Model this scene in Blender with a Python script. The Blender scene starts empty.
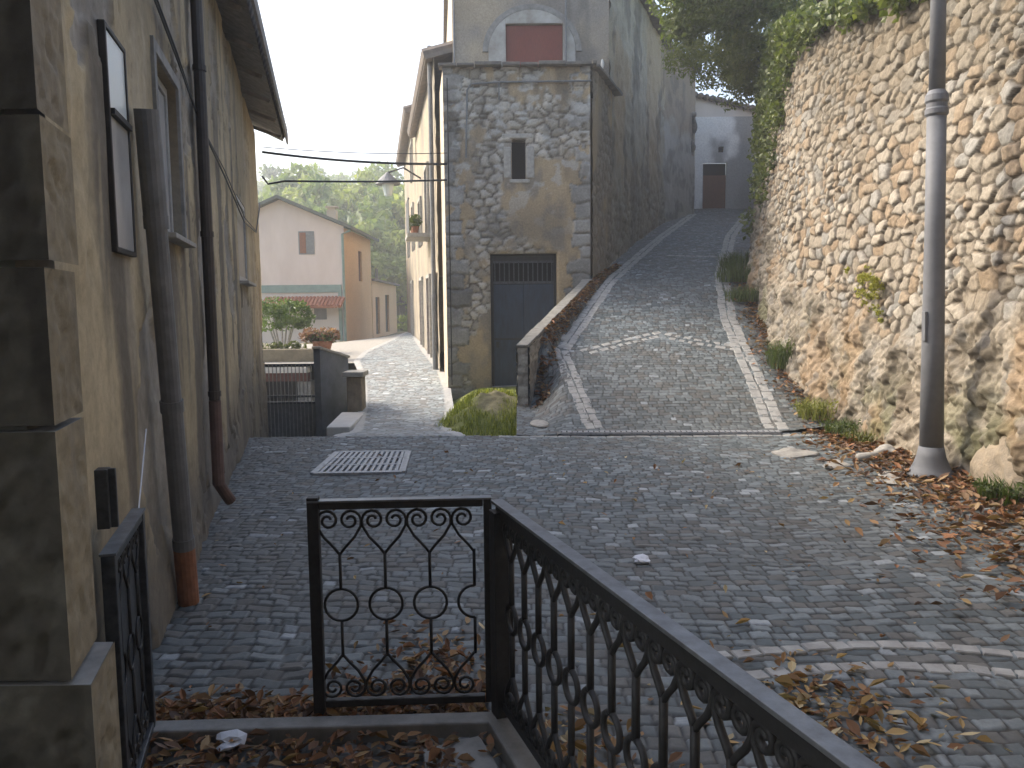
import bpy, math, random
import numpy as np
from mathutils import Vector, Matrix
random.seed(7)
C = bpy.context.scene.collection
SC = bpy.context.scene
R = math.radians

# ------------------------------------------------------------------ camera, sky, sun, exposure
PITCH, ROLL, CAMZ, FPX = math.atan(79/800), -.01, 1.65, 800.0
cam = bpy.data.cameras.new('camera'); cam.sensor_width = 36; cam.lens = 36*FPX/1024
cam.clip_start = .05; cam.clip_end = 2000
cob = bpy.data.objects.new('camera', cam); C.objects.link(cob)
RM = Matrix.Rotation(math.pi/2-PITCH, 3, 'X') @ Matrix.Rotation(ROLL, 3, 'Z')
cob.matrix_world = Matrix.Translation((0, 0, CAMZ)) @ RM.to_4x4()
SC.camera = cob

SUN_DIR = Vector((-.90, .40, .74)).normalized()          # towards the sun
w = bpy.data.worlds.new('World'); SC.world = w; w.use_nodes = True
nt = w.node_tree; bg = nt.nodes['Background']
sky = nt.nodes.new('ShaderNodeTexSky'); sky.sky_type = 'NISHITA'; sky.sun_disc = False
sky.sun_elevation = math.asin(SUN_DIR.z); sky.sun_rotation = math.atan2(SUN_DIR.x, SUN_DIR.y)
sky.air_density = 1.0; sky.dust_density = 4.5; sky.ozone_density = 1.0
nt.links.new(sky.outputs[0], bg.inputs[0]); bg.inputs[1].default_value = .15
sl = bpy.data.lights.new('sun', 'SUN'); sl.energy = 1.5; sl.angle = R(16); sl.color = (1, .93, .82)
so = bpy.data.objects.new('sun', sl); C.objects.link(so)
so.rotation_euler = SUN_DIR.to_track_quat('Z', 'Y').to_euler()
SC.view_settings.view_transform = 'Standard'; SC.view_settings.look = 'None'
SC.view_settings.gamma = 1; SC.view_settings.exposure = 1.5
SC.cycles.max_bounces = 8; SC.cycles.volume_bounces = 1

# ------------------------------------------------------------------ helpers
def at(px, py, Y):
    """The point of the place that lies at depth Y along this line of sight."""
    d = RM @ Vector(((px-512)/FPX, (384-py)/FPX, -1)); t = Y/d.y
    return Vector((d.x*t, Y, CAMZ+d.z*t))

ORG = {}
def org(o):
    return ORG.get(o.name, Vector((0, 0, 0)))
def link(o, parent=None, origin=None):
    C.objects.link(o)
    if parent is not None:
        o.parent = parent; ORG[o.name] = org(parent)
    return o
def thing(name, label, cat, loc=(0, 0, 0), group=None):
    o = bpy.data.objects.new(name, None); o.empty_display_size = .1; o.location = loc
    link(o); ORG[o.name] = Vector(loc); o['label'] = label; o['category'] = cat
    if group: o['group'] = group
    return o
def tag(o, label, cat, group=None, kind=None):
    o['label'] = label; o['category'] = cat
    if group: o['group'] = group
    if kind: o['kind'] = kind
    return o
def np_mesh(name, V, F, m, parent=None, col=None, smooth=False, kind=None, base=None):
    V = np.asarray(V, float); F = np.asarray(F, np.int32)
    o0 = org(parent) if parent is not None else Vector(base if base is not None else (0, 0, 0))
    V = V-np.array(o0)
    me = bpy.data.meshes.new(name); k = F.shape[1]
    me.vertices.add(len(V)); me.vertices.foreach_set('co', V.ravel())
    me.loops.add(F.size); me.loops.foreach_set('vertex_index', F.ravel())
    me.polygons.add(len(F)); me.polygons.foreach_set('loop_start', np.arange(0, F.size, k, dtype=np.int32))
    me.polygons.foreach_set('use_smooth', np.full(len(F), smooth))
    if col is not None:
        a = me.color_attributes.new('Col', 'FLOAT_COLOR', 'POINT')
        c4 = np.ones((len(V), 4)); c4[:, :3] = col; a.data.foreach_set('color', c4.ravel())
    me.update(calc_edges=True); me.materials.append(m)
    o = bpy.data.objects.new(name, me)
    if parent is None: o.location = o0
    link(o, parent); ORG[o.name] = o0
    if kind: o['kind'] = kind
    return o

class MB:
    def __init__(s): s.v = []; s.f = []
    def add(s, v, f):
        n = len(s.v); s.v += [tuple(p) for p in v]; s.f += [tuple(i+n for i in q) for q in f]; return s
    def obox(s, c, h, ax=(1, 0, 0), ay=(0, 1, 0), az=(0, 0, 1)):
        c = Vector(c); ax = Vector(ax)*h[0]; ay = Vector(ay)*h[1]; az = Vector(az)*h[2]
        v = [c+ax*i+ay*j+az*k for k in (-1, 1) for j in (-1, 1) for i in (-1, 1)]
        return s.add(v, [(0, 2, 3, 1), (4, 5, 7, 6), (0, 1, 5, 4), (2, 6, 7, 3), (0, 4, 6, 2), (1, 3, 7, 5)])
    def box(s, a, b):
        a = Vector(a); b = Vector(b); return s.obox((a+b)/2, (b-a)/2)
    def bar(s, a, b, wd, th, up=(0, 0, 1)):
        a = Vector(a); b = Vector(b); d = b-a; L = d.length; d.normalize()
        u = Vector(up); sd = d.cross(u)
        if sd.length < 1e-4: sd = d.cross(Vector((1, 0, 0)))
        sd.normalize(); u = sd.cross(d)
        return s.obox((a+b)/2, (L/2, wd/2, th/2), d, sd, u)
    def prism(s, poly, off):
        n = len(poly); off = Vector(off); p = [Vector(q) for q in poly]
        return s.add(p+[q+off for q in p], [tuple(range(n-1, -1, -1)), tuple(range(n, 2*n))]+[(i, (i+1) % n, n+(i+1) % n, n+i) for i in range(n)])
    def tube(s, pts, r, n=6):
        pts = [Vector(p) for p in pts]; m = len(pts); rs = r if isinstance(r, (list, tuple)) else [r]*m
        vs = []; prev = None
        for i, p in enumerate(pts):
            d = (pts[min(i+1, m-1)]-pts[max(i-1, 0)]).normalized()
            if prev is None:
                a = d.orthogonal().normalized()
            else:
                a = prev-d*prev.dot(d)
                a = a.normalized() if a.length > 1e-6 else d.orthogonal().normalized()
            prev = a; b = d.cross(a)
            vs += [p+(a*math.cos(t*2*math.pi/n)+b*math.sin(t*2*math.pi/n))*rs[i] for t in range(n)]
        fs = [(i*n+t, i*n+(t+1) % n, (i+1)*n+(t+1) % n, (i+1)*n+t) for i in range(m-1) for t in range(n)]
        fs += [tuple(range(n-1, -1, -1)), tuple((m-1)*n+t for t in range(n))]
        return s.add(vs, fs)
    def lathe(s, c, prof, n=24):
        c = Vector(c); vs = []; m = len(prof)
        for r, z in prof:
            vs += [c+Vector((r*math.cos(t*2*math.pi/n), r*math.sin(t*2*math.pi/n), z)) for t in range(n)]
        fs = [(i*n+t, i*n+(t+1) % n, (i+1)*n+(t+1) % n, (i+1)*n+t) for i in range(m-1) for t in range(n)]
        fs += [tuple(range(n-1, -1, -1)), tuple((m-1)*n+t for t in range(n))]
        return s.add(vs, fs)
    def blob(s, c, r, seed=0, amp=.2, sub=3):
        import bmesh
        bm = bmesh.new(); bmesh.ops.create_icosphere(bm, subdivisions=sub, radius=1); rr = random.Random(seed)
        ph = [(rr.uniform(-3, 3), rr.uniform(-3, 3), rr.uniform(-3, 3), rr.uniform(0, 6)) for _ in range(7)]
        vs = []
        for v in bm.verts:
            q = v.co; k = 1+amp*sum(math.sin(a*q.x+b*q.y+cc*q.z+d) for a, b, cc, d in ph)/3
            vs.append((c[0]+q.x*r[0]*k, c[1]+q.y*r[1]*k, c[2]+q.z*r[2]*k))
        bm.verts.index_update(); fs = [tuple(v.index for v in f.verts) for f in bm.faces]; bm.free()
        return s.add(vs, fs)
    def rough(s, amp, fr, seed):
        v = np.array(s.v); c = v.mean(0); d = v-c; l = np.linalg.norm(d, axis=1)[:, None]
        n = fbm(v[:, 0]*fr+v[:, 2]*fr*.7, v[:, 1]*fr-v[:, 2]*fr*.6, seed, 5)-.5+.6*(fbm(v[:, 0]*fr*.5-v[:, 2]*fr, v[:, 1]*fr*.4+9, seed+1, 4)-.5)
        s.v = [tuple(p) for p in (v+d/l*amp*n[:, None]*2)]; return s
    def build(s, name, m, parent=None, smooth=False, bevel=0, kind=None, base=None):
        o0 = org(parent) if parent is not None else Vector(base if base is not None else (0, 0, 0))
        me = bpy.data.meshes.new(name); me.from_pydata([(x-o0.x, y-o0.y, z-o0.z) for x, y, z in s.v], [], s.f)
        me.materials.append(m)
        if smooth: me.polygons.foreach_set('use_smooth', [True]*len(me.polygons))
        me.update()
        o = bpy.data.objects.new(name, me)
        if parent is None: o.location = o0
        link(o, parent); ORG[o.name] = o0
        if kind: o['kind'] = kind
        if bevel:
            b = o.modifiers.new('bevel', 'BEVEL'); b.width = bevel; b.segments = 2; b.limit_method = 'ANGLE'
        return o

# numpy noise
def hsh(i, j, s):
    n = (i.astype(np.int64)*374761393+j.astype(np.int64)*668265263+s*974634777) & 0x7fffffff
    n = ((n ^ (n >> 13))*1274126177) & 0x7fffffff
    n = n ^ (n >> 16)
    return (n & 0xffff)/65535.0
def vnoise(u, v, s=0):
    i = np.floor(u); j = np.floor(v); fu = u-i; fv = v-j; fu = fu*fu*(3-2*fu); fv = fv*fv*(3-2*fv)
    i = i.astype(np.int64); j = j.astype(np.int64)
    return (hsh(i, j, s)*(1-fu)+hsh(i+1, j, s)*fu)*(1-fv)+(hsh(i, j+1, s)*(1-fu)+hsh(i+1, j+1, s)*fu)*fv
def fbm(u, v, s=0, o=4):
    t = 0; a = .5; n = 0
    for k in range(o):
        t = t+a*vnoise(u*2**k, v*2**k, s+k*17); n += a; a *= .5
    return t/n
def sstep(a, b, x):
    t = np.clip((x-a)/(b-a), 0, 1); return t*t*(3-2*t)
def cells(u, v, cw, ch, jit, seed):
    """stones laid in broken courses: distance to the joint, and three random numbers per stone"""
    j0 = np.floor(v/ch).astype(np.int64)
    bx = np.zeros(u.shape); by = bx.copy(); best = np.full(u.shape, 9e9); sec = np.full(u.shape, 9e9); bi = np.zeros(u.shape, np.int64); bj = bi.copy()
    for dj in (-1, 0, 1):
        j = j0+dj; off = .5*(j & 1)+.35*hsh(j, j*0, seed+5)
        i0 = np.floor(u/cw-off).astype(np.int64)
        for di in (-1, 0, 1):
            i = i0+di
            cx = (i+.5+off+jit*2*(hsh(i, j, seed)-.5))*cw; cy = (j+.5+jit*2*(hsh(i, j, seed+1)-.5))*ch
            d = ((u-cx)/cw)**2+((v-cy)/ch)**2; d = np.sqrt(d)
            m = d < best; sec = np.where(m, best, np.minimum(sec, d))
            bi = np.where(m, i, bi); bj = np.where(m, j, bj); bx = np.where(m, cx, bx); by = np.where(m, cy, by); best = np.where(m, d, best)
    global TILT
    TILT = (u-bx)*(hsh(bi, bj, seed+21)-.5)+(v-by)*(hsh(bi, bj, seed+22)-.5)
    return (sec-best)*min(cw, ch)*.6, hsh(bi, bj, seed+2), hsh(bi, bj, seed+3), hsh(bi, bj, seed+4)
def setts(u, v, cw, ch, seed):
    """roughly squared paving setts laid in rows; returns joint distance, random numbers and tilt"""
    vv = v/ch+.35*(vnoise(u*.9, v*.9, seed+40)-.5)+.34*(vnoise(u*8, v*3, seed+41)-.5); j = np.floor(vv).astype(np.int64); fv = vv-j
    cwj = cw*(.78+.45*hsh(j, j*0+1, seed)); uu = u/cwj+hsh(j, j*0+2, seed)*9+.12*(vnoise(u*3, v*9, seed+42)-.5)
    i = np.floor(uu).astype(np.int64); k = .60
    i = np.where(uu < i+k*(hsh(i, j, seed+3)-.5), i-1, i); i = np.where(uu >= i+1+k*(hsh(i+1, j, seed+3)-.5), i+1, i)
    l = i+k*(hsh(i, j, seed+3)-.5); r = i+1+k*(hsh(i+1, j, seed+3)-.5)
    ex = np.minimum(uu-l, r-uu)*cwj; ey = np.minimum(fv, 1-fv)*ch; e = np.minimum(np.minimum(ex, ey), (ex+ey)*.6)
    tilt = (uu-(l+r)/2)*cwj*(hsh(i, j, seed+7)-.5)+(fv-.5)*ch*(hsh(i, j, seed+8)-.5)
    return e, hsh(i, j, seed+4), hsh(i, j, seed+5), hsh(i, j, seed+6), tilt
def mixc(a, b, t):
    return np.asarray(a)*(1-t[..., None])+np.asarray(b)*t[..., None]
def grid_faces(n, m, mask=None):
    i = np.arange(n-1)[:, None]*m+np.arange(m-1)[None, :]
    F = np.stack([i, i+m, i+m+1, i+1], -1)
    return F[mask] if mask is not None else F.reshape(-1, 4)

# ------------------------------------------------------------------ materials
def newmat(name):
    m = bpy.data.materials.new(name); m.use_nodes = True
    return m, m.node_tree, m.node_tree.nodes['Principled BSDF']
def N(t, typ, **k):
    n = t.nodes.new(typ)
    for a, b in k.items(): setattr(n, a, b)
    return n
def noise_node(t, scale, detail=5, rough=.6, stretch=None):
    tc = N(t, 'ShaderNodeTexCoord'); n = N(t, 'ShaderNodeTexNoise'); n.inputs['Scale'].default_value = scale
    n.inputs['Detail'].default_value = detail; n.inputs['Roughness'].default_value = rough
    if stretch:
        mp = N(t, 'ShaderNodeMapping'); mp.inputs['Scale'].default_value = stretch
        t.links.new(tc.outputs['Object'], mp.inputs[0]); t.links.new(mp.outputs[0], n.inputs['Vector'])
    else: t.links.new(tc.outputs['Object'], n.inputs['Vector'])
    return n
def ramp(t, src, stops):
    r = N(t, 'ShaderNodeValToRGB'); e = r.color_ramp.elements
    while len(e) < len(stops): e.new(.5)
    for k, (p, c) in enumerate(stops):
        e[k].position = p; e[k].color = (*c, 1) if len(c) == 3 else c
    t.links.new(src, r.inputs[0]); return r
def mix(t, a, b, fac, mode='MIX'):
    n = N(t, 'ShaderNodeMix', data_type='RGBA', blend_type=mode)
    for sck, val in ((0, fac), (6, a), (7, b)):
        if hasattr(val, 'is_linked'): t.links.new(val, n.inputs[sck])
        else: n.inputs[sck].default_value = val if sck == 0 else (*val, 1)
    return n.outputs[2]
def bump(t, b, src, strength=.4, dist=.01):
    n = N(t, 'ShaderNodeBump'); n.inputs['Strength'].default_value = strength; n.inputs['Distance'].default_value = dist
    t.links.new(src, n.inputs['Height']); t.links.new(n.outputs[0], b.inputs['Normal'])
def plain(name, col, rough=.6, metal=0, var=.25, scale=12, bstr=.2, col2=None, stretch=None, bd=.004):
    m, t, b = newmat(name); n = noise_node(t, scale, 6, .65, stretch)
    c2 = col2 or tuple(c*(1-var) for c in col); c1 = col if col2 else tuple(min(1, c*(1+var)) for c in col)
    r = ramp(t, n.outputs['Fac'], [(.3, c2), (.7, c1)]); t.links.new(r.outputs[0], b.inputs['Base Color'])
    b.inputs['Roughness'].default_value = rough; b.inputs['Metallic'].default_value = metal
    if bstr: bump(t, b, n.outputs['Fac'], bstr, bd)
    return m
def vcol(name, rough=.85, scale=30, var=.3, bstr=.5, bd=.01, spec=.3, rough2=None):
    m, t, b = newmat(name); a = N(t, 'ShaderNodeAttribute', attribute_name='Col'); n = noise_node(t, scale, 6, .7)
    r = ramp(t, n.outputs['Fac'], [(.25, (1-var,)*3), (.75, (1+var,)*3)])
    t.links.new(mix(t, a.outputs['Color'], r.outputs[0], 1.0, 'MULTIPLY'), b.inputs['Base Color'])
    b.inputs['Roughness'].default_value = rough; b.inputs['Specular IOR Level'].default_value = spec
    if rough2:
        rr = ramp(t, n.outputs['Fac'], [(.3, (rough2,)*3), (.7, (rough,)*3)]); t.links.new(rr.outputs[0], b.inputs['Roughness'])
    bump(t, b, n.outputs['Fac'], bstr, bd)
    return m
def leafmat(name, trans=.35, rough=.5):
    m, t, b = newmat(name); a = N(t, 'ShaderNodeAttribute', attribute_name='Col')
    t.links.new(a.outputs['Color'], b.inputs['Base Color']); b.inputs['Roughness'].default_value = rough
    tr = N(t, 'ShaderNodeBsdfTranslucent'); t.links.new(mix(t, a.outputs['Color'], (1.0, 1.1, .5), 1.0, 'MULTIPLY'), tr.inputs[0])
    ms = N(t, 'ShaderNodeMixShader'); ms.inputs[0].default_value = trans
    t.links.new(b.outputs[0], ms.inputs[1]); t.links.new(tr.outputs[0], ms.inputs[2])
    t.links.new(ms.outputs[0], t.nodes['Material Output'].inputs['Surface']); return m
M = {}
M['stone'] = vcol('rubble_stone', .9, 28, .28, .6, .012)
M['sett'] = vcol('stone_setts', .78, 45, .28, .4, .004, .4, .55)
M['plaster'] = vcol('old_plaster', .9, 18, .22, .5, .006)
M['soil'] = vcol('soil', .95, 40, .3, .6, .02)
M['leaf'] = leafmat('leaf')
M['dry'] = leafmat('dry_leaf', .12, .7)
M['iron'] = plain('wrought_iron', (.036, .036, .036), .6, .1, .5, 40, .3, (.022, .021, .020))
M['iron_worn'] = plain('worn_iron', (.045, .047, .05), .42, .5, .35, 25, .3, (.10, .11, .12))
M['rail_top'] = plain('handrail_sky_grey', (.20, .215, .225), .42, .2, .3, 18, .25, (.10, .10, .105))  # lighter grey carries the sky's reflection in its colour
M['lamp'] = plain('lamp_post_paint', (.15, .155, .165), .65, 0, .12, 9, .08)
M['pipe'] = plain('pipe_grey', (.16, .165, .17), .55, .1, .25, 10, .1)
M['pipe_dark'] = plain('pipe_brown', (.045, .038, .034), .5, .1, .3, 10, .1)
M['terracotta'] = plain('terracotta', (.27, .12, .065), .8, 0, .25, 20, .2)
M['tile'] = plain('roof_tile', (.23, .185, .15), .9, 0, .4, 6, .3, (.13, .115, .10))
M['old_board'] = plain('weathered_board', (.22, .20, .18), .85, 0, .35, 10, .4)
M['wood'] = plain('dark_wood', (.06, .042, .03), .8, 0, .35, 14, .4)
M['limestone'] = plain('limestone', (.36, .34, .30), .85, 0, .25, 14, .5, bd=.01)
M['concrete'] = plain('concrete', (.23, .225, .21), .9, 0, .3, 9, .4)
M['white'] = plain('white_plaster', (.62, .60, .56), .9, 0, .12, 5, .2)
M['frame_grey'] = plain('window_frame_grey', (.22, .22, .21), .6, 0, .25, 15, .15)
M['frame_pale'] = plain('window_frame_pale', (.36, .36, .35), .6, 0, .2, 15, .15)
M['frame_dark'] = plain('window_frame_dark', (.03, .028, .026), .6, 0, .3, 15, .15)
M['cream'] = plain('cream_plaster', (.60, .50, .36), .9, 0, .15, 1.2, .3, (.46, .38, .28))
M['pink'] = plain('pink_plaster', (.76, .64, .56), .9, 0, .10, 1.4, .2, (.66, .54, .46), (1, 1, .35))
M['whitewash'] = plain('pale_plaster', (.72, .66, .60), .9, 0, .10, 1.4, .2, (.60, .54, .48), (1, 1, .35))
M['orange'] = plain('apricot_plaster', (.66, .43, .25), .9, 0, .12, .9, .2)
M['green_paint'] = plain('grey_green_paint', (.22, .30, .26), .7, 0, .15, 5, .1)
M['door_blue'] = plain('blue_grey_metal', (.045, .068, .105), .5, .2, .3, 5, .2, (.035, .038, .045), (3, 3, .6))
M['red_shutter'] = plain('oxide_red_metal', (.165, .036, .022), .7, 0, .2, 8, .2, stretch=(8, 8, 1))
M['door_brown'] = plain('brown_door', (.12, .042, .025), .7, 0, .3, 8, .3, stretch=(6, 6, .6))
M['dark'] = plain('dark_interior', (.006, .006, .006), .9, 0, .2, 4, 0)
M['hole'] = plain('dark_recess', (.012, .011, .010), .9, 0, .2, 4, 0)
M['cable'] = plain('black_cable', (.012, .012, .013), .55, 0, .2, 10, 0)
M['bark'] = plain('bark', (.085, .068, .05), .9, 0, .35, 16, .8, bd=.02)
M['rock'] = plain('grey_rock', (.24, .22, .19), .9, 0, .35, 7, .9, (.11, .10, .085), bd=.04)
M['grate'] = plain('cast_grate', (.30, .31, .32), .5, .1, .3, 25, .2)
M['paper'] = plain('paper', (.62, .64, .68), .8, 0, .1, 25, .1)
M['plain_wall'] = plain('grey_brown_wall', (.20, .17, .13), .9, 0, .3, 3, .4)
M['hill'] = plain('hill_grass', (.085, .13, .045), .95, 0, .3, .08, .2, (.05, .085, .03))
M['grass_ground'] = plain('verge_ground', (.13, .13, .06), .95, 0, .3, 1.5, .5, (.16, .13, .09), bd=.03)
m, t, b = newmat('window_glass'); b.inputs['Base Color'].default_value = (.05, .06, .065, 1); b.inputs['Roughness'].default_value = .08
b.inputs['Specular IOR Level'].default_value = .8; M['glass'] = m
m, t, b = newmat('frosted_pane'); b.inputs['Base Color'].default_value = (.62, .68, .67, 1); b.inputs['Roughness'].default_value = .35; M['frost'] = m
M['pane_pale'] = plain('pale_sky_pane', (.40, .40, .39), .3, 0, .2, 4, .03)  # pale tone stands in for sky mirrored in the glass
M['pane_grey'] = plain('dusty_pane', (.16, .155, .15), .4, 0, .2, 6, .05)

# ------------------------------------------------------------------ ground, street, alley
def fR(Y):
    xs = [8, 10, 10.5, 12.9, 16, 21.8, 30, 34]; zs = [0, 0, .12, .98, 2.09, 3.42, 5.15, 5.5]
    return (np.interp(Y-.3, xs, zs)+np.interp(Y, xs, zs)+np.interp(Y+.3, xs, zs))/3
def fRs(Y): return float(fR(np.array([Y]))[0])
WALL = np.array([(3.75, -2), (3.88, 2), (3.98, 5), (4.08, 6.4), (4.18, 8), (4.22, 9.2), (4.20, 10.5), (4.22, 11.5), (4.32, 13),
                 (4.72, 15.5), (5.32, 17.5), (6.12, 20), (7.2, 23.5), (8.75, 28.5), (9.4, 31)])
def wallx(Y): return np.interp(Y, WALL[:, 1], WALL[:, 0])
def leftx(Y): return np.interp(Y, [-4, 2, 14.6], [.02, -1.300, -4.521])
def ramp_left(Y): return np.interp(Y, [9.9, 12, 12.2, 16, 25, 28, 31], [.10, .12, .20, 1.50, 4.76, 6.4, 6.5])
KERB = [(1.04, 10.15), (.76, 12.7), (1.95, 16), (3.45, 20.2), (6.25, 27.6)]
def kerbx(Y): return np.interp(Y, [k[1] for k in KERB], [k[0] for k in KERB])
def street_z(x, y):
    z = .018*(fbm(x*.9, y*.9, 3)-.5)*2
    return z + .10*sstep(2.9, 4.3, x)*sstep(9.9, 7, y)

def sett_surface(u, v, cw, ch, seed, dirt, light=.045, tan=0):
    e, a, b_, c_, tl = setts(u, v, cw, ch, seed)
    e = e+.006*(fbm(u*38, v*38, seed+63, 2)-.5)
    top = sstep(.002, .0095, e); h = top*.009+((a-.5)*.006+tl*.22)*top+.0045*(fbm(u*26, v*26, seed+62, 3)-.5)*top
    base = mixc((.085, .102, .106), (.215, .243, .247), a)
    base = np.where((b_ > .75)[..., None], mixc((.10, .10, .094), (.16, .158, .145), a), base)
    base = np.where((c_ > 1-light)[..., None], mixc((.21, .23, .235), (.37, .40, .41), b_), base)  # random pale bluish setts, with reflected sky painted into their colour
    base = base*(.82+.36*fbm(u*14, v*14, seed+64, 3)[..., None])
    k = sstep(.42, .66, fbm(u*.55+4, v*.55, 11+seed))
    dd = np.clip(k*.4+dirt*.8, 0, 1); mud = mixc((.115, .108, .094), (.21, .165, .11), np.clip(tan+0*u, 0, 1))
    col = mixc(mud*.25, base, top)
    return h, mixc(col, mud*(.55+.45*top[..., None]), dd*np.where(c_ > 1-light, .2, .62))

x = np.arange(-4.4, 5.0, .0105); y = np.concatenate([np.arange(-3, 1.0, .12), np.arange(1.0, 5.4, .0105), np.arange(5.4, 10.35, .0135)])
X, Y = np.meshgrid(x, y, indexing='ij')
dirt = .6*sstep(1.9, .5, X-leftx(Y)+.5*(fbm(X*2, Y*2, 6)-.5))+.75*sstep(.9, .25, wallx(Y)-X+.35*fbm(X*2, Y*2, 5))+.45*sstep(3.9, 2.6, Y)
h, col = sett_surface(X+.08*np.sin(Y*1.3), Y+.10*np.sin(X*.9), .104, .084, 1, np.clip(dirt, 0, .95), .04, sstep(1.3, .2, wallx(Y)-X))
flat = 1-.75*sstep(.5, .2, wallx(Y)-X)
Z = street_z(X, Y)+h*flat
Z = Z-.35*sstep(10.0, 10.34, Y)*sstep(.6, .1, X)
mask = ((X[:-1, :-1] > leftx(Y[:-1, :-1])-.15) & (X[:-1, :-1] < wallx(Y[:-1, :-1])+.25))
V = np.stack([X, Y, Z], -1).reshape(-1, 3)
F = grid_faces(*X.shape, mask)
def compact(V, F, col):
    used = np.unique(F); remap = np.zeros(len(V), np.int64); remap[used] = np.arange(len(used)); return V[used], remap[F], col[used]
V, F, cc = compact(V, F, col.reshape(-1, 3))
np_mesh('street', V, F[:, ::-1] if False else F, M['sett'], col=cc, smooth=True, kind='structure')

# alley climbing to the right of the tower
s = np.linspace(0, 1, 280); y = np.concatenate([np.arange(9.95, 16, .0155), np.arange(16, 31, .03)])
S, Y = np.meshgrid(s, y, indexing='ij'); xl = ramp_left(Y)-.05; xr = wallx(Y)+.25; X = xl+(xr-xl)*S
def alley_z(X, Y):
    s1 = sstep(.82, .28, X); s2 = sstep(12.7, 11.9, Y)
    tb = np.clip((kerbx(Y)-.10-X)/np.maximum(.12, kerbx(Y)-.10-ramp_left(Y)-.26), 0, 1)**.6*sstep(11.95, 12.5, Y)*sstep(17, 16.2, Y)
    bed = np.maximum(0, 1.02+1.08*(Y-11.95)/4.02-.01-fR(Y))*tb
    return fR(Y)*(1-.82*s1*s2)+bed+.10*sstep(3.2, 4.2, X)*sstep(11.5, 9, Y)
inner = sstep(-.02, .12, X-kerbx(Y))*sstep(.0, .1, wallx(Y)-.42-X)
h, col = sett_surface(X, Y*1.05, .108, .088, 4, np.clip(.55*(1-inner)*sstep(12.0, 12.6, Y)+.3*sstep(18, 28, Y), 0, .85), .02)
Z = alley_z(X, Y)+h+.006
V = np.stack([X, Y, Z], -1).reshape(-1, 3)
np_mesh('alley_paving', V, grid_faces(*X.shape), M['sett'], col=col.reshape(-1, 3), smooth=True, kind='structure')

# lane on the left running down past the tower
LANE = [(10.2, 325, 462, -.01), (10.6, 330, 458, -.05), (12, 348, 447, -.25), (14, 354, 450, -.15), (16, 356, 447, .0), (18, 354, 440, .2),
        (19.5, 350, 432, .32), (22, 360, 424, .40), (27, 386, 416, .5), (32, 399, 413, .55), (38, 404, 414, .42), (48, 404, 416, -.6)]
L = []
for Yv, a, b_, z in LANE:
    L.append((Yv, (a-512)/FPX*Yv*1.0+.004*Yv, (b_-512)/FPX*Yv+.004*Yv, z))
L = np.array(L); y = np.arange(10.2, 48, .03); s = np.linspace(0, 1, 70)
S, Y = np.meshgrid(s, y, indexing='ij'); xl = np.interp(Y, L[:, 0], L[:, 1]); xr = np.interp(Y, L[:, 0], L[:, 2]); X = xl+(xr-xl)*S
def lane_z(Y): return (np.interp(Y-.4, L[:, 0], L[:, 3])+np.interp(Y+.4, L[:, 0], L[:, 3]))/2
h, col = sett_surface(X, Y, .12, .10, 8, 0*X, .03)
edge = np.maximum(sstep(.17, .13, X-xl), sstep(.17, .13, xr-X)); col = mixc(col*1.5+.05, (.46, .45, .42), edge*.8)  # setts lightened to stand in for sun on the lane; pale edge strips
V = np.stack([X, Y, lane_z(Y)+h], -1).reshape(-1, 3)
np_mesh('lane_paving', V, grid_faces(*X.shape), M['sett'], col=col.reshape(-1, 3), smooth=True, kind='structure')

# big ground sheet to the horizon with the hill behind
gx = np.concatenate([np.linspace(-220, -60, 20), np.linspace(-55, 55, 90), np.linspace(60, 220, 20)])
gy = np.concatenate([np.linspace(-80, -2, 12), np.linspace(0, 60, 60), np.linspace(62, 235, 64)])
X, Y = np.meshgrid(gx, gy, indexing='ij')
Z = -.9+.55*sstep(19, 30, Y)*sstep(-1, -6, X)
Z = Z+17*sstep(55, 190, Y)*(.75+.5*fbm(X*.012, Y*.012, 2))+.6*(fbm(X*.1, Y*.1, 9)-.5)*sstep(30, 60, Y)
Z = Z+0*sstep(180, 360, Y)*(.5+.6*fbm(X*.004, Y*.004, 8))
def ground_z(x, y):
    X = np.array([x]); Y = np.array([y])
    z = -.9+.55*sstep(19, 30, Y)*sstep(-1, -6, X)
    return float((z+17*sstep(55, 190, Y)*(.75+.5*fbm(X*.012, Y*.012, 2)))[0])
np_mesh('ground', np.stack([X, Y, Z], -1).reshape(-1, 3), grid_faces(*X.shape), M['hill'], smooth=True, kind='structure')

# courtyard slab by the railing and the threshold kerb
mb = MB(); GA = Vector((-1.50, 2.905, 0)); GB = Vector((-.04, 2.955, 0))
mb.bar(GA+Vector((0, 0, .03)), GB+Vector((0, 0, .03)), .085, .075)
mb.build('threshold_kerb', M['concrete'], bevel=.008, kind='structure')
FA = Vector((-.055, 2.99, 0)); FB = Vector((.79, .55, 0)); FD = (FB-FA).normalized(); FN = Vector((-FD.y, FD.x, 0))
mb = MB(); mb.bar(FA+Vector((0, -.02, .035)), FB+Vector((0, 0, .035)), .13, .07)
mb.build('railing_kerb', M['concrete'], bevel=.008, kind='structure')
q = [FA-FN*.085+Vector((0, -.10, .022)), FA-FN*.30+Vector((0, -.12, .022)), FB-FN*.75+Vector((0, 0, .022)), FB-FN*.085+Vector((0, 0, .022))]
mb = MB(); mb.prism(q, (0, 0, .022)); mb.build('courtyard_slab', M['concrete'], bevel=.006, kind='structure')

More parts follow.
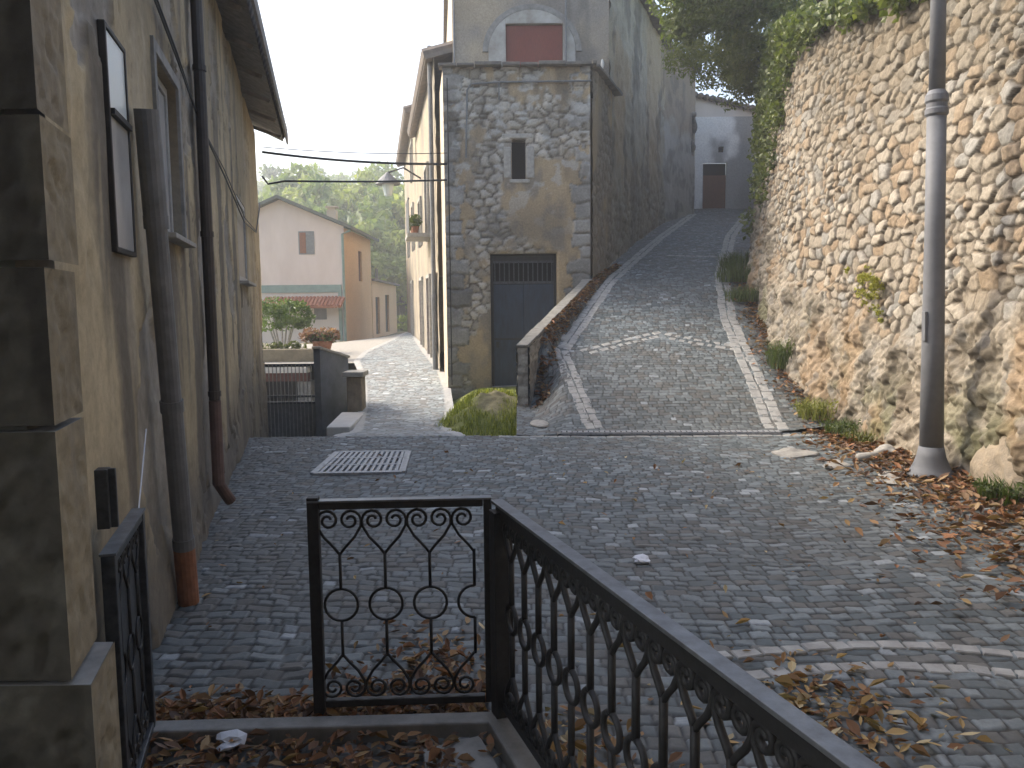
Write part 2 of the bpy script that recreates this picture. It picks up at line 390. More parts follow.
# rows of pale setts in the paving
def sett_row(mb, pts, zf, wdt=.10, ln=.15, rows=1, gap=.012, seed=0, lift=.010):
    rr = random.Random(seed); P = [Vector((a, b_, 0)) for a, b_ in pts]
    cum = [0]
    for a, b_ in zip(P, P[1:]): cum.append(cum[-1]+(b_-a).length)
    tot = cum[-1]
    def pos(t):
        for k in range(len(P)-1):
            if t <= cum[k+1] or k == len(P)-2:
                d = (P[k+1]-P[k]).normalized(); return P[k]+d*(t-cum[k]), d
    for r_ in range(rows):
        t = rr.uniform(0, .1)
        while t < tot-.05:
            l = ln*rr.uniform(.7, 1.35); c, d = pos(t+l/2); nrm = Vector((-d.y, d.x, 0)); c = c+nrm*((r_-(rows-1)/2)*(wdt+gap)+rr.uniform(-.01, .01))
            a = c-d*(l/2-gap/2); b_ = c+d*(l/2-gap/2); hw = wdt/2*rr.uniform(.85, 1.08)
            tops = []
            for e, s_ in ((a, -1), (b_, -1), (b_, 1), (a, 1)):
                p = e+nrm*s_*hw*rr.uniform(.9, 1.05); tops.append(Vector((p.x, p.y, zf(p.x, p.y)+lift+rr.uniform(0, .005))))
            ins = sum(tops, Vector())/4
            low = [q_+Vector((0, 0, -.05)) for q_ in tops]
            mid = [q_+Vector((0, 0, -.006)) for q_ in tops]; tp = [q_+(ins-q_)*.10 for q_ in tops]
            n = len(mb.v); mb.v += [tuple(q_) for q_ in low+mid+tp]
            mb.f += [(n+i, n+(i+1) % 4, n+4+(i+1) % 4, n+4+i) for i in range(4)]+[(n+4+i, n+4+(i+1) % 4, n+8+(i+1) % 4, n+8+i) for i in range(4)]+[(n+8, n+9, n+10, n+11)]
            t += l
def sz(x, y): return float(street_z(np.array([x]), np.array([y]))[0])
def az(x, y): return float(alley_z(np.array([x]), np.array([y]))[0])+.006
M['pale_sett'] = plain('pale_setts', (.42, .415, .39), .75, 0, .3, 9, .4, (.24, .235, .22))
mb = MB()
sett_row(mb, [(.85, 3.55), (1.18, 3.62), (1.6, 3.68), (2.05, 3.66), (2.5, 3.52), (2.9, 3.3)], sz, .085, .12, 1, seed=1, lift=.016)
sett_row(mb, [(.75, 3.3), (1.2, 3.40), (1.6, 3.45), (2.05, 3.43), (2.5, 3.28), (2.9, 3.05)], sz, .085, .12, 1, seed=2, lift=.016)
sett_row(mb, [(-.2, 9.95), (3.9, 9.75)], sz, .10, .17, 1, seed=3)
mb.build('pale_sett_arc', M['pale_sett'], kind='structure')
mb = MB()
sett_row(mb, [(1.06, 10.15), (.92, 11.4), (.78, 12.65)], az, .11, .16, 2, seed=4)
sett_row(mb, [(.80, 12.7), (1.97, 16), (3.47, 20.2), (6.2, 27.6)], az, .12, .2, 2, seed=5)
sett_row(mb, [(1.1, 12.6), (1.9, 13.05), (2.45, 13.3)], az, .09, .17, 2, gap=.06, seed=6)
sett_row(mb, [(2.45, 13.3), (3.0, 13.0), (3.55, 12.75)], az, .09, .17, 2, gap=.06, seed=7)
sett_row(mb, [(3.35, 10.0), (3.50, 11.2), (3.62, 12.4), (3.78, 14.0), (4.28, 16.4), (5.0, 18.8), (5.95, 21.9), (8.2, 28)], az, .14, .22, 2, seed=8)
sett_row(mb, [(3.6, 18.9), (4.9, 18.6)], az, .09, .2, 1, seed=9)
mb.build('pale_sett_border', M['pale_sett'], kind='structure')
# loose stepping slabs lying by the wall foot
for k, (a, b_, sx, sy, rz, lab) in enumerate([(3.45, 7.15, .26, .17, .2, 'flat pale stone slab among brown leaves, nearest to the camera'),
        (3.25, 7.9, .22, .15, .5, 'flat pale stone slab at the paving edge, left of the lamp post foot'),
        (3.05, 8.55, .3, .16, .35, 'long pale stone slab at the paving edge below the weeds')]):
    mb = MB(); mb.blob((a, b_, sz(a, b_)+.012), (sx*.62, sy*1.1, .03), 30+k, .3, 4); mb.rough(.06, 9, 40+k)
    tag(mb.build('stone_slab', M['limestone'], smooth=True, base=(a, b_, sz(a, b_))), lab, 'stone slab', 'stone slabs by the lamp post')

# ------------------------------------------------------------------ generic wall panel
def panel(name, m, parent, A, B, z0, z1, holes=(), step=.05, disp=None, colf=None, pin=0, z1b=None, z0b=None, kind=None):
    A = Vector((*A, 0)); B = Vector((*B, 0)); L_ = (B-A).length; d = (B-A)/L_; n = Vector((d.y, -d.x, 0))
    us = np.linspace(0, L_, max(2, int(L_/step)+1)); vs = np.linspace(0, 1, max(2, int((z1-z0)/step)+1))
    zl = z0+vs*(z1-z0)
    for h_ in holes:
        us = np.union1d(us[(np.abs(us-h_[0]) > step*.45) & (np.abs(us-h_[1]) > step*.45)], [h_[0], h_[1]])
        zl = np.union1d(zl[(np.abs(zl-h_[2]) > step*.45) & (np.abs(zl-h_[3]) > step*.45)], [h_[2], h_[3]])
    U, Zr = np.meshgrid(us, zl, indexing='ij')
    t = (Zr-z0)/(z1-z0); zt = z1+((z1b if z1b is not None else z1)-z1)*U/L_; zb = z0+((z0b if z0b is not None else z0)-z0)*U/L_
    Zz = Zr if (z1b is None and z0b is None) else zb+(zt-zb)*t
    D = disp(U, Zz) if disp else 0*U
    if pin: ed = np.minimum(np.minimum(U, L_-U), np.minimum(Zz-z0, z1-Zz)); D = D*sstep(0, pin, ed)
    mask = np.ones((len(us)-1, len(zl)-1), bool); um = (us[:-1]+us[1:])/2; zm = (zl[:-1]+zl[1:])/2
    for u0, u1, v0, v1, dep in holes:
        near = np.maximum(np.maximum(u0-U, U-u1), np.maximum(v0-Zz, Zz-v1)); D = D*sstep(0, .05, near)
        mask &= ~((um[:, None] > u0) & (um[:, None] < u1) & (zm[None, :] > v0) & (zm[None, :] < v1))
    V = np.stack([A.x+d.x*U+n.x*D, A.y+d.y*U+n.y*D, Zz], -1).reshape(-1, 3)
    F = grid_faces(len(us), len(zl), mask)
    cl = colf(U, Zz, D) if colf else np.full((*U.shape, 3), .4); cl = cl.reshape(-1, 3)
    for u0, u1, v0, v1, dep in holes:
        i0 = len(V); P = []
        for k in (0, -dep):
            for (uu, vv) in ((u0, v0), (u1, v0), (u1, v1), (u0, v1)):
                P.append((A.x+d.x*uu+n.x*k, A.y+d.y*uu+n.y*k, vv))
        V = np.vstack([V, P]); F = np.vstack([F, [[i0+a, i0+(a+1) % 4, i0+4+(a+1) % 4, i0+4+a] for a in range(4)]])
        cl = np.vstack([cl, np.tile(cl.mean(0)*.9, (8, 1))])
    o = np_mesh(name, V, F, m, parent, cl, True, kind)
    def P_(u, z, k=0): return Vector((A.x+d.x*u+n.x*k, A.y+d.y*u+n.y*k, z))
    return o, P_, d, n

# ------------------------------------------------------------------ house on the left
LA, LB = (leftx(1.9).item(), 1.9), (leftx(14.55).item(), 14.55)
LL = math.hypot(LB[0]-LA[0], LB[1]-LA[1]); LK = LL/(14.55-1.9)
def lu(Yv): return (Yv-1.9)*LK
house = thing('plaster_house', 'old ochre plastered house with peeling stained wall on the left of the street', 'house', (-3, 8, 0))
def l_peel(U, Z):
    f = fbm(U*1.3+3, Z*1.0, 23, 6)+.35*(fbm(U*9, Z*9, 26, 3)-.5)*.5+.10*sstep(1.9, .8, Z)*sstep(.2, .8, Z)
    return sstep(.585, .60, f)
def l_crack(U, Z):
    f = np.abs(fbm(U*.9+11, Z*.7+5, 28, 6)-.5); g = np.abs(fbm(U*1.5+2, Z*1.4, 29, 6)-.52)
    return np.maximum(sstep(.007, .002, f), .7*sstep(.005, .001, g))*sstep(.45, .55, fbm(U*.8, Z*.8, 30))
def l_disp(U, Z):
    p = .035*(fbm(U*.8, Z*.8, 21)-.5)+.012*(fbm(U*6, Z*6, 22)-.5)
    peel = l_peel(U, Z); p = p-.022*peel+.014*peel*(fbm(U*14, Z*14, 27)-.5)-.012*l_crack(U, Z)
    p = p+.03*sstep(.55, 0, Z)*(.6+.6*fbm(U*1.2, Z, 24))
    rough = sstep(.62, .30, np.abs(U-.75-.10*np.sin(Z*5)))*sstep(1.5, 1.9, Z)
    return p+rough*.05*(fbm(U*9, Z*5, 25)-.45)
def l_col(U, Z, D):
    a = fbm(U*.7, Z*.5, 31); b_ = fbm(U*3.0, Z*.35, 32); c_ = fbm(U*7, Z*6, 33)
    col = mixc((.30, .25, .16), (.48, .395, .25), sstep(.3, .7, a))
    col = mixc(col, (.125, .11, .09), sstep(.44, .62, b_)*.85); col = mixc(col, (.42, .37, .28), sstep(.60, .72, fbm(U*2.2+9, Z*.5, 36))*.5)                # rain streaks
    pl_ = l_peel(U, Z); col = mixc(col, mixc((.20, .18, .15), (.38, .355, .31), fbm(U*11, Z*11, 37)), pl_*.85); col = mixc(col, (.09, .08, .065), l_crack(U, Z)*.8)  # bare render
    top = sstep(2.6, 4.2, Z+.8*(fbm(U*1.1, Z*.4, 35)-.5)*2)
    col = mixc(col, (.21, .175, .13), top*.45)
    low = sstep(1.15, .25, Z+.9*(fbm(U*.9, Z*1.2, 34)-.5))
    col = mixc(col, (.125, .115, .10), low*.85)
    bright = sstep(9.2, 11.5, U); col = mixc(col, (.46, .36, .22), bright*.5*sstep(.8, 1.6, Z))  # far end painted warmer and brighter, as the lit stretch of wall
    return col*(.8+.4*c_[..., None])
holes = [(lu(3.36), lu(3.70), 1.90, 2.79, .10), (lu(4.55), lu(5.32), 2.08, 3.05, .16), (lu(9.8), lu(11.2), 1.98, 3.02, .15)]
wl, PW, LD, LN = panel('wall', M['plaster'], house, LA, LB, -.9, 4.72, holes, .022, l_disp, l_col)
# the house's other sides and roof
mb = MB()
e0 = PW(LL, 0); back = -LN*7.5
def quad(mb, a, b_, c_, d_): mb.add([a, b_, c_, d_], [(0, 1, 2, 3)])
z_ = Vector((0, 0, 1))
p0 = PW(LL, -.9, -.02); p1 = PW(LL, 4.7, -.02)
quad(mb, p0, p0+back, p1+back, p1)
mb.add([p1, p1+back, p1+back/2+z_*1.9], [(0, 1, 2)])
s0 = PW(0, -.9); s1 = PW(0, 4.7); quad(mb, s0+back, s0, s1, s1+back); quad(mb, p0+back, s0+back, s1+back, p1+back)
mb.build('end_wall', M['plaster'], house)
mb = MB()
def ov(u): return float(np.interp(u, [0, lu(8.1), LL+.4], [.16, .28, .52]))
n_t = 62
for k in range(n_t):                                            # barrel tiles, seen from below at the eave
    u = (LL+.35)*(k+.5)/n_t; o_ = ov(u)
    a = PW(u, 4.86-.28*o_*.6, o_); b_ = PW(u, 4.86+1.95, -3.75)
    mb.tube([a, b_], [.105, .10], 8)
ro = mb.build('roof', M['tile'], house, smooth=True)
for k in range(11):
    u = (LL+.3)*(k+.5)/11; o_ = ov(u)
    mb = MB(); mb.bar(PW(u, 4.70-.17*o_, o_-.06), PW(u, 4.70+.16, -.3), .06, .05); mb.build('rafter', M['old_board'], ro)
mb = MB(); mb.add([PW(0, 4.735-.17*ov(0), ov(0)-.03), PW(LL+.3, 4.735-.17*ov(LL), ov(LL)-.03), PW(LL+.3, 6.6, -3.75), PW(0, 6.6, -3.75)], [(0, 1, 2, 3)])
mb.build('roof_boards', M['old_board'], ro)
mb = MB(); mb.bar(PW(0, 4.80-.17*ov(0), ov(0)+.035), PW(LL+.36, 4.80-.17*ov(LL), ov(LL)+.035), .03, .19); mb.build('fascia', M['old_board'], ro)
mb = MB(); mb.add([PW(0, 6.70, -3.75), PW(LL+.3, 6.70, -3.75), PW(LL+.3, 4.75, -7.7), PW(0, 4.75, -7.7)], [(0, 1, 2, 3)]); mb.build('roof_slope', M['tile'], ro)
# windows
wn = thing; 
def win_frame(parent, Pf, u0, u1, v0, v1, k, fw, th, mt):
    mb = MB(); d = (Pf(1, 0)-Pf(0, 0)).normalized(); n = Pf(0, 0, 1)-Pf(0, 0, 0)
    def pc(a0, a1, b0, b1): mb.obox(Pf((a0+a1)/2, (b0+b1)/2, k), ((a1-a0)/2, th/2, (b1-b0)/2), d, n, (0, 0, 1))
    pc(u0, u0+fw, v0, v1); pc(u1-fw, u1, v0, v1); pc(u0+fw, u1-fw, v0, v0+fw); pc(u0+fw, u1-fw, v1-fw, v1)
    return mb.build('window', mt, parent, bevel=.004), mb
def pane(parent, Pf, u0, u1, v0, v1, k, mt, name='pane'):
    mb = MB(); d = (Pf(1, 0)-Pf(0, 0)).normalized(); n = Pf(0, 0, 1)-Pf(0, 0, 0)
    mb.obox(Pf((u0+u1)/2, (v0+v1)/2, k), ((u1-u0)/2, .006, (v1-v0)/2), d, n, (0, 0, 1)); return mb.build(name, mt, parent)
u0, u1 = lu(3.34), lu(3.72)
wf, _ = win_frame(house, PW, u0, u1, 1.885, 2.81, .008, .022, .03, M['frame_dark'])
pane(wf, PW, u0+.022, u1-.022, 2.47, 2.785, .010, M['frost'], 'upper_pane'); pane(wf, PW, u0+.022, u1-.022, 1.91, 2.445, .010, M['pane_pale'], 'lower_pane')  # both panes lightened, sky reflection painted into their colour
mb = MB(); mb.obox(PW((u0+u1)/2, 2.4575, .010), ((u1-u0)/2-.022, .028, .012), LD, LN, z_); mb.build('crossbar', M['frame_dark'], wf)
u0, u1 = lu(4.55), lu(5.32)
wf, _ = win_frame(house, PW, u0+.003, u1-.003, 2.083, 3.047, -.07, .05, .04, M['frame_pale'])
pane(wf, PW, u0+.055, u1-.055, 2.14, 2.99, -.07, M['pane_pale'])
mb = MB(); mb.obox(PW((u0+u1)/2, 2.06, .03), ((u1-u0)/2+.03, .05, .015), LD, LN, z_); mb.build('sill', M['limestone'], wf, bevel=.004)
mb = MB()
for a, b_, c_, d_ in ((u0-.07, u0-.002, 2.08, 3.12), (u1+.002, u1+.07, 2.08, 3.12), (u0-.002, u1+.002, 3.053, 3.12)):
    mb.obox(PW((a+b_)/2, (c_+d_)/2, .008), ((b_-a)/2, .012, (d_-c_)/2), LD, LN, z_)
mb.build('surround', M['concrete'], wf, bevel=.003)
u0, u1 = lu(9.8), lu(11.2)
wf, _ = win_frame(house, PW, u0+.003, u1-.003, 1.983, 3.017, -.03, .06, .05, M['frame_pale'])
pane(wf, PW, u0+.06, u1-.06, 2.04, 2.96, -.03, M['pane_grey'])
mb = MB(); mb.obox(PW((u0+u1)/2, 1.96, .05), ((u1-u0)/2+.05, .06, .018), LD, LN, z_); mb.build('sill', M['limestone'], wf, bevel=.004)
# rain pipes are fixed to the house
pA, pB = PW(lu(4.30), .02, .08), PW(lu(3.84), 2.58, .075)
d_ = pB-pA
mb = MB(); mb.tube([pA+d_*.14, pA+d_*.45], .052, 16); mb.tube([pA+d_*.44, pA+d_*.80], .050, 16); mb.tube([pA+d_*.79, pB], .056, 16)
for f in (.14, .44, .80): mb.tube([pA+d_*(f-.012), pA+d_*(f+.012)], .058, 16)
dp = mb.build('rain_pipe', M['pipe'], house, smooth=False); dp['label'] = 'thick grey rain pipe with brown clay foot'
mb = MB(); mb.tube([pA, pA+d_*.139], .056, 16); mb.build('clay_foot', M['terracotta'], dp)
def pl(z, k=.07): 
    return PW(lu(6.05), z, k)
mb = MB(); mb.tube([pl(.95), pl(4.72)], .042, 12)
for z in (1.0, 2.2, 3.4): mb.tube([pl(z-.02), pl(z+.02)], .049, 12)
dp2 = mb.build('rain_pipe', M['pipe_dark'], house)
mb = MB(); mb.tube([pl(.945), pl(.30), PW(lu(6.15), .14, .14)], .045, 12); mb.build('pipe_shoe', plain('faded_red_pipe', (.13, .08, .065), .8), dp2)
# bracket, pipe stub
mb = MB(); mb.tube([PW(lu(2.35), 1.845, -.05), PW(lu(2.40), 1.845, .10)], .042, 14); mb.build('pipe_stub', M['pipe'], house)
mb = MB(); a = at(104, 498, 2.62); mb.obox(a, (.028, .02, .10), LD, LN, z_); mb.obox(a+Vector((.012, 0, 0)), (.008, .03, .10), LD, LN, z_); mb.build('meter_bracket', M['iron_worn'], house, bevel=.003)

# unseen house volume behind the camera, added to keep sky light off the foreground
ch_ = thing('foreground_shade_block', 'plain unseen house block added behind the camera to shade the foreground', 'house', (2, -1.5, 0))
mb = MB(); mb.box((-3.0, -6, -.2), (9.0, -1.3, 6.4)); mb.build('wall', M['plain_wall'], ch_)
mb = MB(); mb.box((-3.4, -6.4, 6.41), (9.4, -.2, 6.62)); mb.build('roof', M['tile'], ch_)
# stone gate pier in the left foreground
pier = thing('gate_pier', 'tall weathered stone gate pier of stacked blocks at the left edge', 'pier', (-1.4, 1.95, 0))
def pier_block(z0, z1, out, nm, seed):
    Ypf = 1.82; xc = -.56-.27*Ypf+out
    def disp(U, Z): return .018*(fbm(U*7, Z*7, seed)-.5)+.010*(fbm(U*34, Z*34, seed+1)-.5)-.007*sstep(.60, .70, fbm(U*16, Z*16, seed+9))
    def c1(U, Z, D):  # front faces: black crust, with their shade painted in as well
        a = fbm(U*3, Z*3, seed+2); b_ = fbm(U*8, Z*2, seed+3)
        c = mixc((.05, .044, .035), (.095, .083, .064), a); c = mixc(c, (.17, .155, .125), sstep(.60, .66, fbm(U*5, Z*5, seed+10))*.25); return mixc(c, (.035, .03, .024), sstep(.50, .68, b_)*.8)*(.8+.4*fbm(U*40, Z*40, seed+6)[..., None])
    def c2(U, Z, D):  # side faces: lighter stone colour, the light on them painted in
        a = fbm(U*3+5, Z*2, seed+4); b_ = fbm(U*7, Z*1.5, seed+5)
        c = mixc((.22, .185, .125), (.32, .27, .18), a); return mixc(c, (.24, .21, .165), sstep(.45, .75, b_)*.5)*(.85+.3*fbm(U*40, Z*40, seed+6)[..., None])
    dv = Vector((-.27, 1, 0)).normalized()
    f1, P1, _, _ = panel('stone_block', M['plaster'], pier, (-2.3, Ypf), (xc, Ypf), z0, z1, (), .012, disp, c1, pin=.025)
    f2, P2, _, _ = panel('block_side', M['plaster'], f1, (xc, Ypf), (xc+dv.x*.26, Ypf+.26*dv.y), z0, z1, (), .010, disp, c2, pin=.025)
    mb = MB(); mb.prism([(-2.3, Ypf+.003, z1-.008), (xc-.003, Ypf+.006, z1-.008), (xc+dv.x*.26-.003, Ypf+.25, z1-.008), (-2.3, Ypf+.25, z1-.008)], (0, 0, .007)); mb.build('block_top', M['concrete'], f1)
pier_block(-.3, .762, .045, 'a', 41); pier_block(.775, 1.37, .0, 'b', 51); pier_block(1.385, 1.745, .0, 'c', 61); pier_block(1.762, 2.08, .012, 'd', 71); pier_block(2.092, 4.2, .008, 'e', 81)
mb = MB(); mb.box((-2.3, 1.86, -.3), (-1.14, 2.02, 4.2)); mb.build('core', M['concrete'], pier)

# ------------------------------------------------------------------ iron gate, gate leaf and railing
def scroll_module(mb, O, d, H0, H1, W, r, half=0, nseg=8, heavy=False):
    """fork, ring and inward scrolls of one baluster; O foot of its centre line, d direction along the gate"""
    def P(sx, z): return O+d*sx+Vector((0, 0, z))
    zm = (H0+H1)/2; rc = W*.37; rs = W*.245
    sides = (-1, 1) if half == 0 else (half,)
    for up in (1, -1):
        zt = H1 if up > 0 else H0; zf = zt-up*(W*.98)
        if half == 0: mb.tube([P(0, zm+up*rc), P(0, zf)], r*1.15, 6)
        else: mb.tube([P(0, zm+up*rc), P(0, zf)], r*1.15, 6)
        for s_ in sides:
            pts = [P(0, zf-up*.01), P(s_*W*.12, zf+up*W*.10), P(s_*W*.34, zf+up*W*.34), P(s_*W*.475, zf+up*W*.58)]
            cx, cz = s_*(W*.49-rs), zt-up*(rs*1.05)
            for k in range(20):
                th = k/19*2*math.pi*1.45; rr = rs*(1-.72*k/19)
                pts.append(P(cx+s_*rr*math.cos(th), cz+up*rr*math.sin(th)))
            mb.tube(pts, r, 6)
    n = 22
    if half == 0: mb.tube([P(rc*math.sin(k/n*2*math.pi), zm+rc*math.cos(k/n*2*math.pi)) for k in range(n+1)], r, 6)
    else: mb.tube([P(half*rc*math.sin(k/n*math.pi), zm+rc*math.cos(k/n*math.pi)) for k in range(n+1)], r, 6)

gA, gB = Vector((-.795, 3.03, 0)), Vector((-.085, 3.065, 0)); gd = (gB-gA).normalized(); gn = Vector((-gd.y, gd.x, 0)); gL = (gB-gA).length
gate = thing('iron_gate', 'low black wrought iron gate with scrolls and rings across the courtyard entrance', 'gate', gA)
mb = MB(); H = .90; H0 = .075
mb.obox(gA+gd*.022+z_*(H0+H)/2, (.022, .02, (H-H0)/2+.02), gd, gn, z_); mb.obox(gB-gd*.016+z_*(H0+H)/2, (.016, .016, (H-H0)/2), gd, gn, z_)
mb.obox((gA+gB)/2+gd*.006+z_*(H-.014), (gL/2-.04, .016, .014), gd, gn, z_); mb.obox((gA+gB)/2+gd*.006+z_*(H0+.014), (gL/2-.04, .016, .014), gd, gn, z_)
fr = mb.build('frame', M['iron'], gate, bevel=.003)
mb = MB(); mb.obox((gA+gB)/2+z_*(H+.004), (gL/2, .022, .004), gd, gn, z_); mb.build('top_strip', M['rail_top'], gate, bevel=.002)
mb = MB(); mb.obox(gA+gd*.03+z_*.035, (.008, .008, .05), gd, gn, z_); mb.build('drop_bolt', M['iron_worn'], gate)
Wm = .174
for k in range(4):
    mb = MB(); O = gA+gd*(.118+k*Wm)
    scroll_module(mb, O, gd, H0+.03, H-.03, Wm, .0058, half=-1 if k == 3 else 0); mb.build('baluster', M['iron'], gate, smooth=True)
# hinge post and hinges
for a_, b_ in ((.15, .22), (.72, .80)): mb = MB(); mb.tube([gB+gd*.012+z_*a_, gB+gd*.012+z_*b_], .012, 8); mb.build('hinge', M['frame_grey'], gate)

rail = thing('iron_railing', 'black wrought iron railing with flat grey handrail running towards the camera', 'railing', FA)
FL = (FB-FA).length; RH = .905
mb = MB(); mb.obox(FA+FD*.02+z_*(.05+RH-.03)/2, (.036, .036, (RH-.08)/2), FD, FN, z_); mb.build('post', M['iron'], rail, bevel=.003)
mb = MB(); mb.obox((FA+FB)/2+z_*(RH-.003), (FL/2+.03, .024, .006), FD, FN, z_); mb.build('handrail', M['rail_top'], rail, bevel=.002)
mb = MB(); mb.obox((FA+FB)/2+z_*(RH-.03), (FL/2, .014, .022), FD, FN, z_); mb.build('top_bar', M['iron'], rail, bevel=.002)
mb = MB(); mb.obox((FA+FB)/2+z_*.115, (FL/2, .012, .016), FD, FN, z_); mb.build('bottom_bar', M['iron'], rail, bevel=.002)
k = 0; u = .14
while u < FL-.08:
    mb = MB(); scroll_module(mb, FA+FD*u, FD, .13, RH-.05, .136, .0098); 
    mb.build('baluster', M['iron'], rail, smooth=True); u += .138

leaf = thing('iron_gate', 'dark gate leaf folded open flat against the ochre wall', 'gate', (-1.35, 2.6, 0))
lA = Vector((-1.235, 2.37, 0)); lB = Vector((-1.40, 2.93, 0)); ld = (lB-lA).normalized(); ln_ = Vector((ld.y, -ld.x, 0)); lL = (lB-lA).length
mb = MB()
for c_ in (lA+ld*.02, lB-ld*.02): mb.obox(c_+z_*.48, (.02, .020, .42), ld, ln_, z_)
for zz in (.075, .885): mb.obox((lA+lB)/2+z_*zz, (lL/2-.04, .018, .015), ld, ln_, z_)
mb.build('frame', M['iron_worn'], leaf, bevel=.003)
mb = MB(); mb.obox((lA+lB)/2+z_*.905, (lL/2, .024, .004), ld, ln_, z_); mb.build('top_strip', M['rail_top'], leaf)
mb = MB(); mb.obox((lA+lB)/2+z_*.48-ln_*.006, (lL/2-.04, .003, .39), ld, ln_, z_); mb.build('sheet', M['iron_worn'], leaf)
for k in range(3):
    mb = MB(); scroll_module(mb, lA+ld*(.125+k*.165), ld, .09, .87, .16, .0055); mb.build('baluster', M['iron'], leaf, smooth=True)
mb = MB(); mb.tube([lB+z_*.90, lB.lerp(PW(lu(3.62), 0, .04), .5)+z_*1.0, PW(lu(3.62), 1.10, .04)], .003, 5)
tag(mb.build('wire', M['paper']), 'thin pale wire from the folded gate leaf to the ochre wall', 'wire')

# ------------------------------------------------------------------ drain grates, lamp post
DC = [Vector((-1.97, 7.78, 0)), Vector((-1.10, 7.82, 0)), Vector((-1.18, 8.93, 0)), Vector((-1.98, 8.93, 0))]
dg = thing('drain_grate', 'pale cast iron drain grate with slots set in the cobbles', 'drain', (-1.55, 8.3, .0))
mb = MB(); zz = .008
for i in range(4):
    a, b_ = DC[i], DC[(i+1) % 4]; mb.bar(a+z_*zz, b_+z_*zz, .07, .03)
mb.build('rim', M['grate'], dg, bevel=.004)
mb = MB()
for k in range(1, 14):
    f = k/14; mb.bar(DC[0].lerp(DC[1], f)+z_*(zz+.002), DC[3].lerp(DC[2], f)+z_*(zz+.002), .034, .022)
for f in (.33, .66): mb.bar(DC[0].lerp(DC[3], f)+z_*(zz+.004), DC[1].lerp(DC[2], f)+z_*(zz+.004), .05, .022)
mb.build('bars', M['grate'], dg, bevel=.003)
mb = MB(); mb.prism([p-z_*.004 for p in DC], (0, 0, .006)); mb.build('pit', M['hole'], dg)
ch = thing('drain_channel', 'narrow dark slotted drain channel across the foot of the steep alley', 'drain', (2, 9.9, 0))
a, b_ = Vector((.62, 10.03, .03)), Vector((3.35, 9.90, .03)); d_ = (b_-a).normalized(); n_ = Vector((-d_.y, d_.x, 0)); cl_ = (b_-a).length
mb = MB(); mb.bar(a, b_, .12, .03); mb.build('pit', M['hole'], ch)
mb = MB()
for s_ in (-1, 1): mb.bar(a+n_*.07*s_+z_*.004, b_+n_*.07*s_+z_*.004, .02, .03)
nb = 40
for k in range(nb): c_ = a+d_*(cl_*(k+.5)/nb)+z_*.008; mb.obox(c_, (.024, .06, .012), d_, n_, z_)
mb.build('bars', M['grate'], ch)

lp = at(931, 474, 7.12); lp.z = sz(lp.x, lp.y)+.01
lamp = thing('street_lamp', 'tall grey tapered street lamp post with flared foot by the stone wall', 'street lamp', lp)
mb = MB(); mb.lathe(lp, [(.205, 0), (.205, .025), (.175, .05), (.150, .10), (.122, .18), (.104, .27)], 32); mb.build('base', M['lamp'], lamp, smooth=True)
mb = MB(); mb.lathe(lp, [(.100, .2), (.092, 1.2), (.082, 2.2), (.078, 3.18)], 28); mb.lathe(lp, [(.066, 3.36), (.060, 4.4), (.052, 6.2)], 28); mb.build('pole', M['lamp'], lamp, smooth=True)
mb = MB(); mb.lathe(lp, [(.079, 3.16), (.094, 3.18), (.094, 3.22), (.084, 3.235), (.084, 3.27), (.096, 3.29), (.092, 3.34), (.067, 3.38)], 28); mb.build('collar', M['lamp'], lamp)
mb = MB(); mb.obox(lp+Vector((-.088, -.02, 1.35)), (.012, .03, .13)); mb.build('access_hatch', M['lamp'], lamp, bevel=.004)
mb = MB(); top = lp+z_*6.2; mb.tube([top, top+Vector((-.3, 0, .35)), top+Vector((-.8, 0, .4)), top+Vector((-1.0, 0, .2))], .025, 8); mb.build('arm', M['lamp'], lamp)
mb = MB(); mb.lathe(top+Vector((-1.0, 0, -.25)), [(.06, 0), (.2, .2), (.22, .3), (.05, .45)], 12); mb.build('lantern', M['frost'], lamp)

for o in lamp.children:
    for v in o.data.vertices: v.co.x -= .026*v.co.z          # the post leans a little
# ------------------------------------------------------------------ stone retaining wall on the right
wy = WALL[:, 1]; ys = np.concatenate([np.arange(-2, 5.6, .12), np.arange(5.6, 17.0, .016), np.arange(17.0, 30.9, .09)])
wx = np.interp(ys, wy, WALL[:, 0])
for _ in range(2):
    pass
ker = np.interp(ys-.5, wy, WALL[:, 0])+np.interp(ys+.5, wy, WALL[:, 0])+wx; wx = ker/3
du = np.hypot(np.diff(wx), np.diff(ys)); ua = np.concatenate([[0], np.cumsum(du)])
ty = np.gradient(ys); tx = np.gradient(wx); tl = np.hypot(tx, ty); nx, ny = -ty/tl, tx/tl
WH = np.interp(ys, [-2, 5, 9, 15, 20, 31], [4.5, 4.6, 5.0, 6.4, 7.6, 9.2])
base = np.where(ys < 9.95, 0.0, fR(ys)); zt_ = np.linspace(0, 1, 350)
U, T = np.meshgrid(ua, zt_, indexing='ij'); B0 = (base-.3)[:, None]; Zz = B0+(WH[:, None]-B0)*T; Hh = Zz-base[:, None]
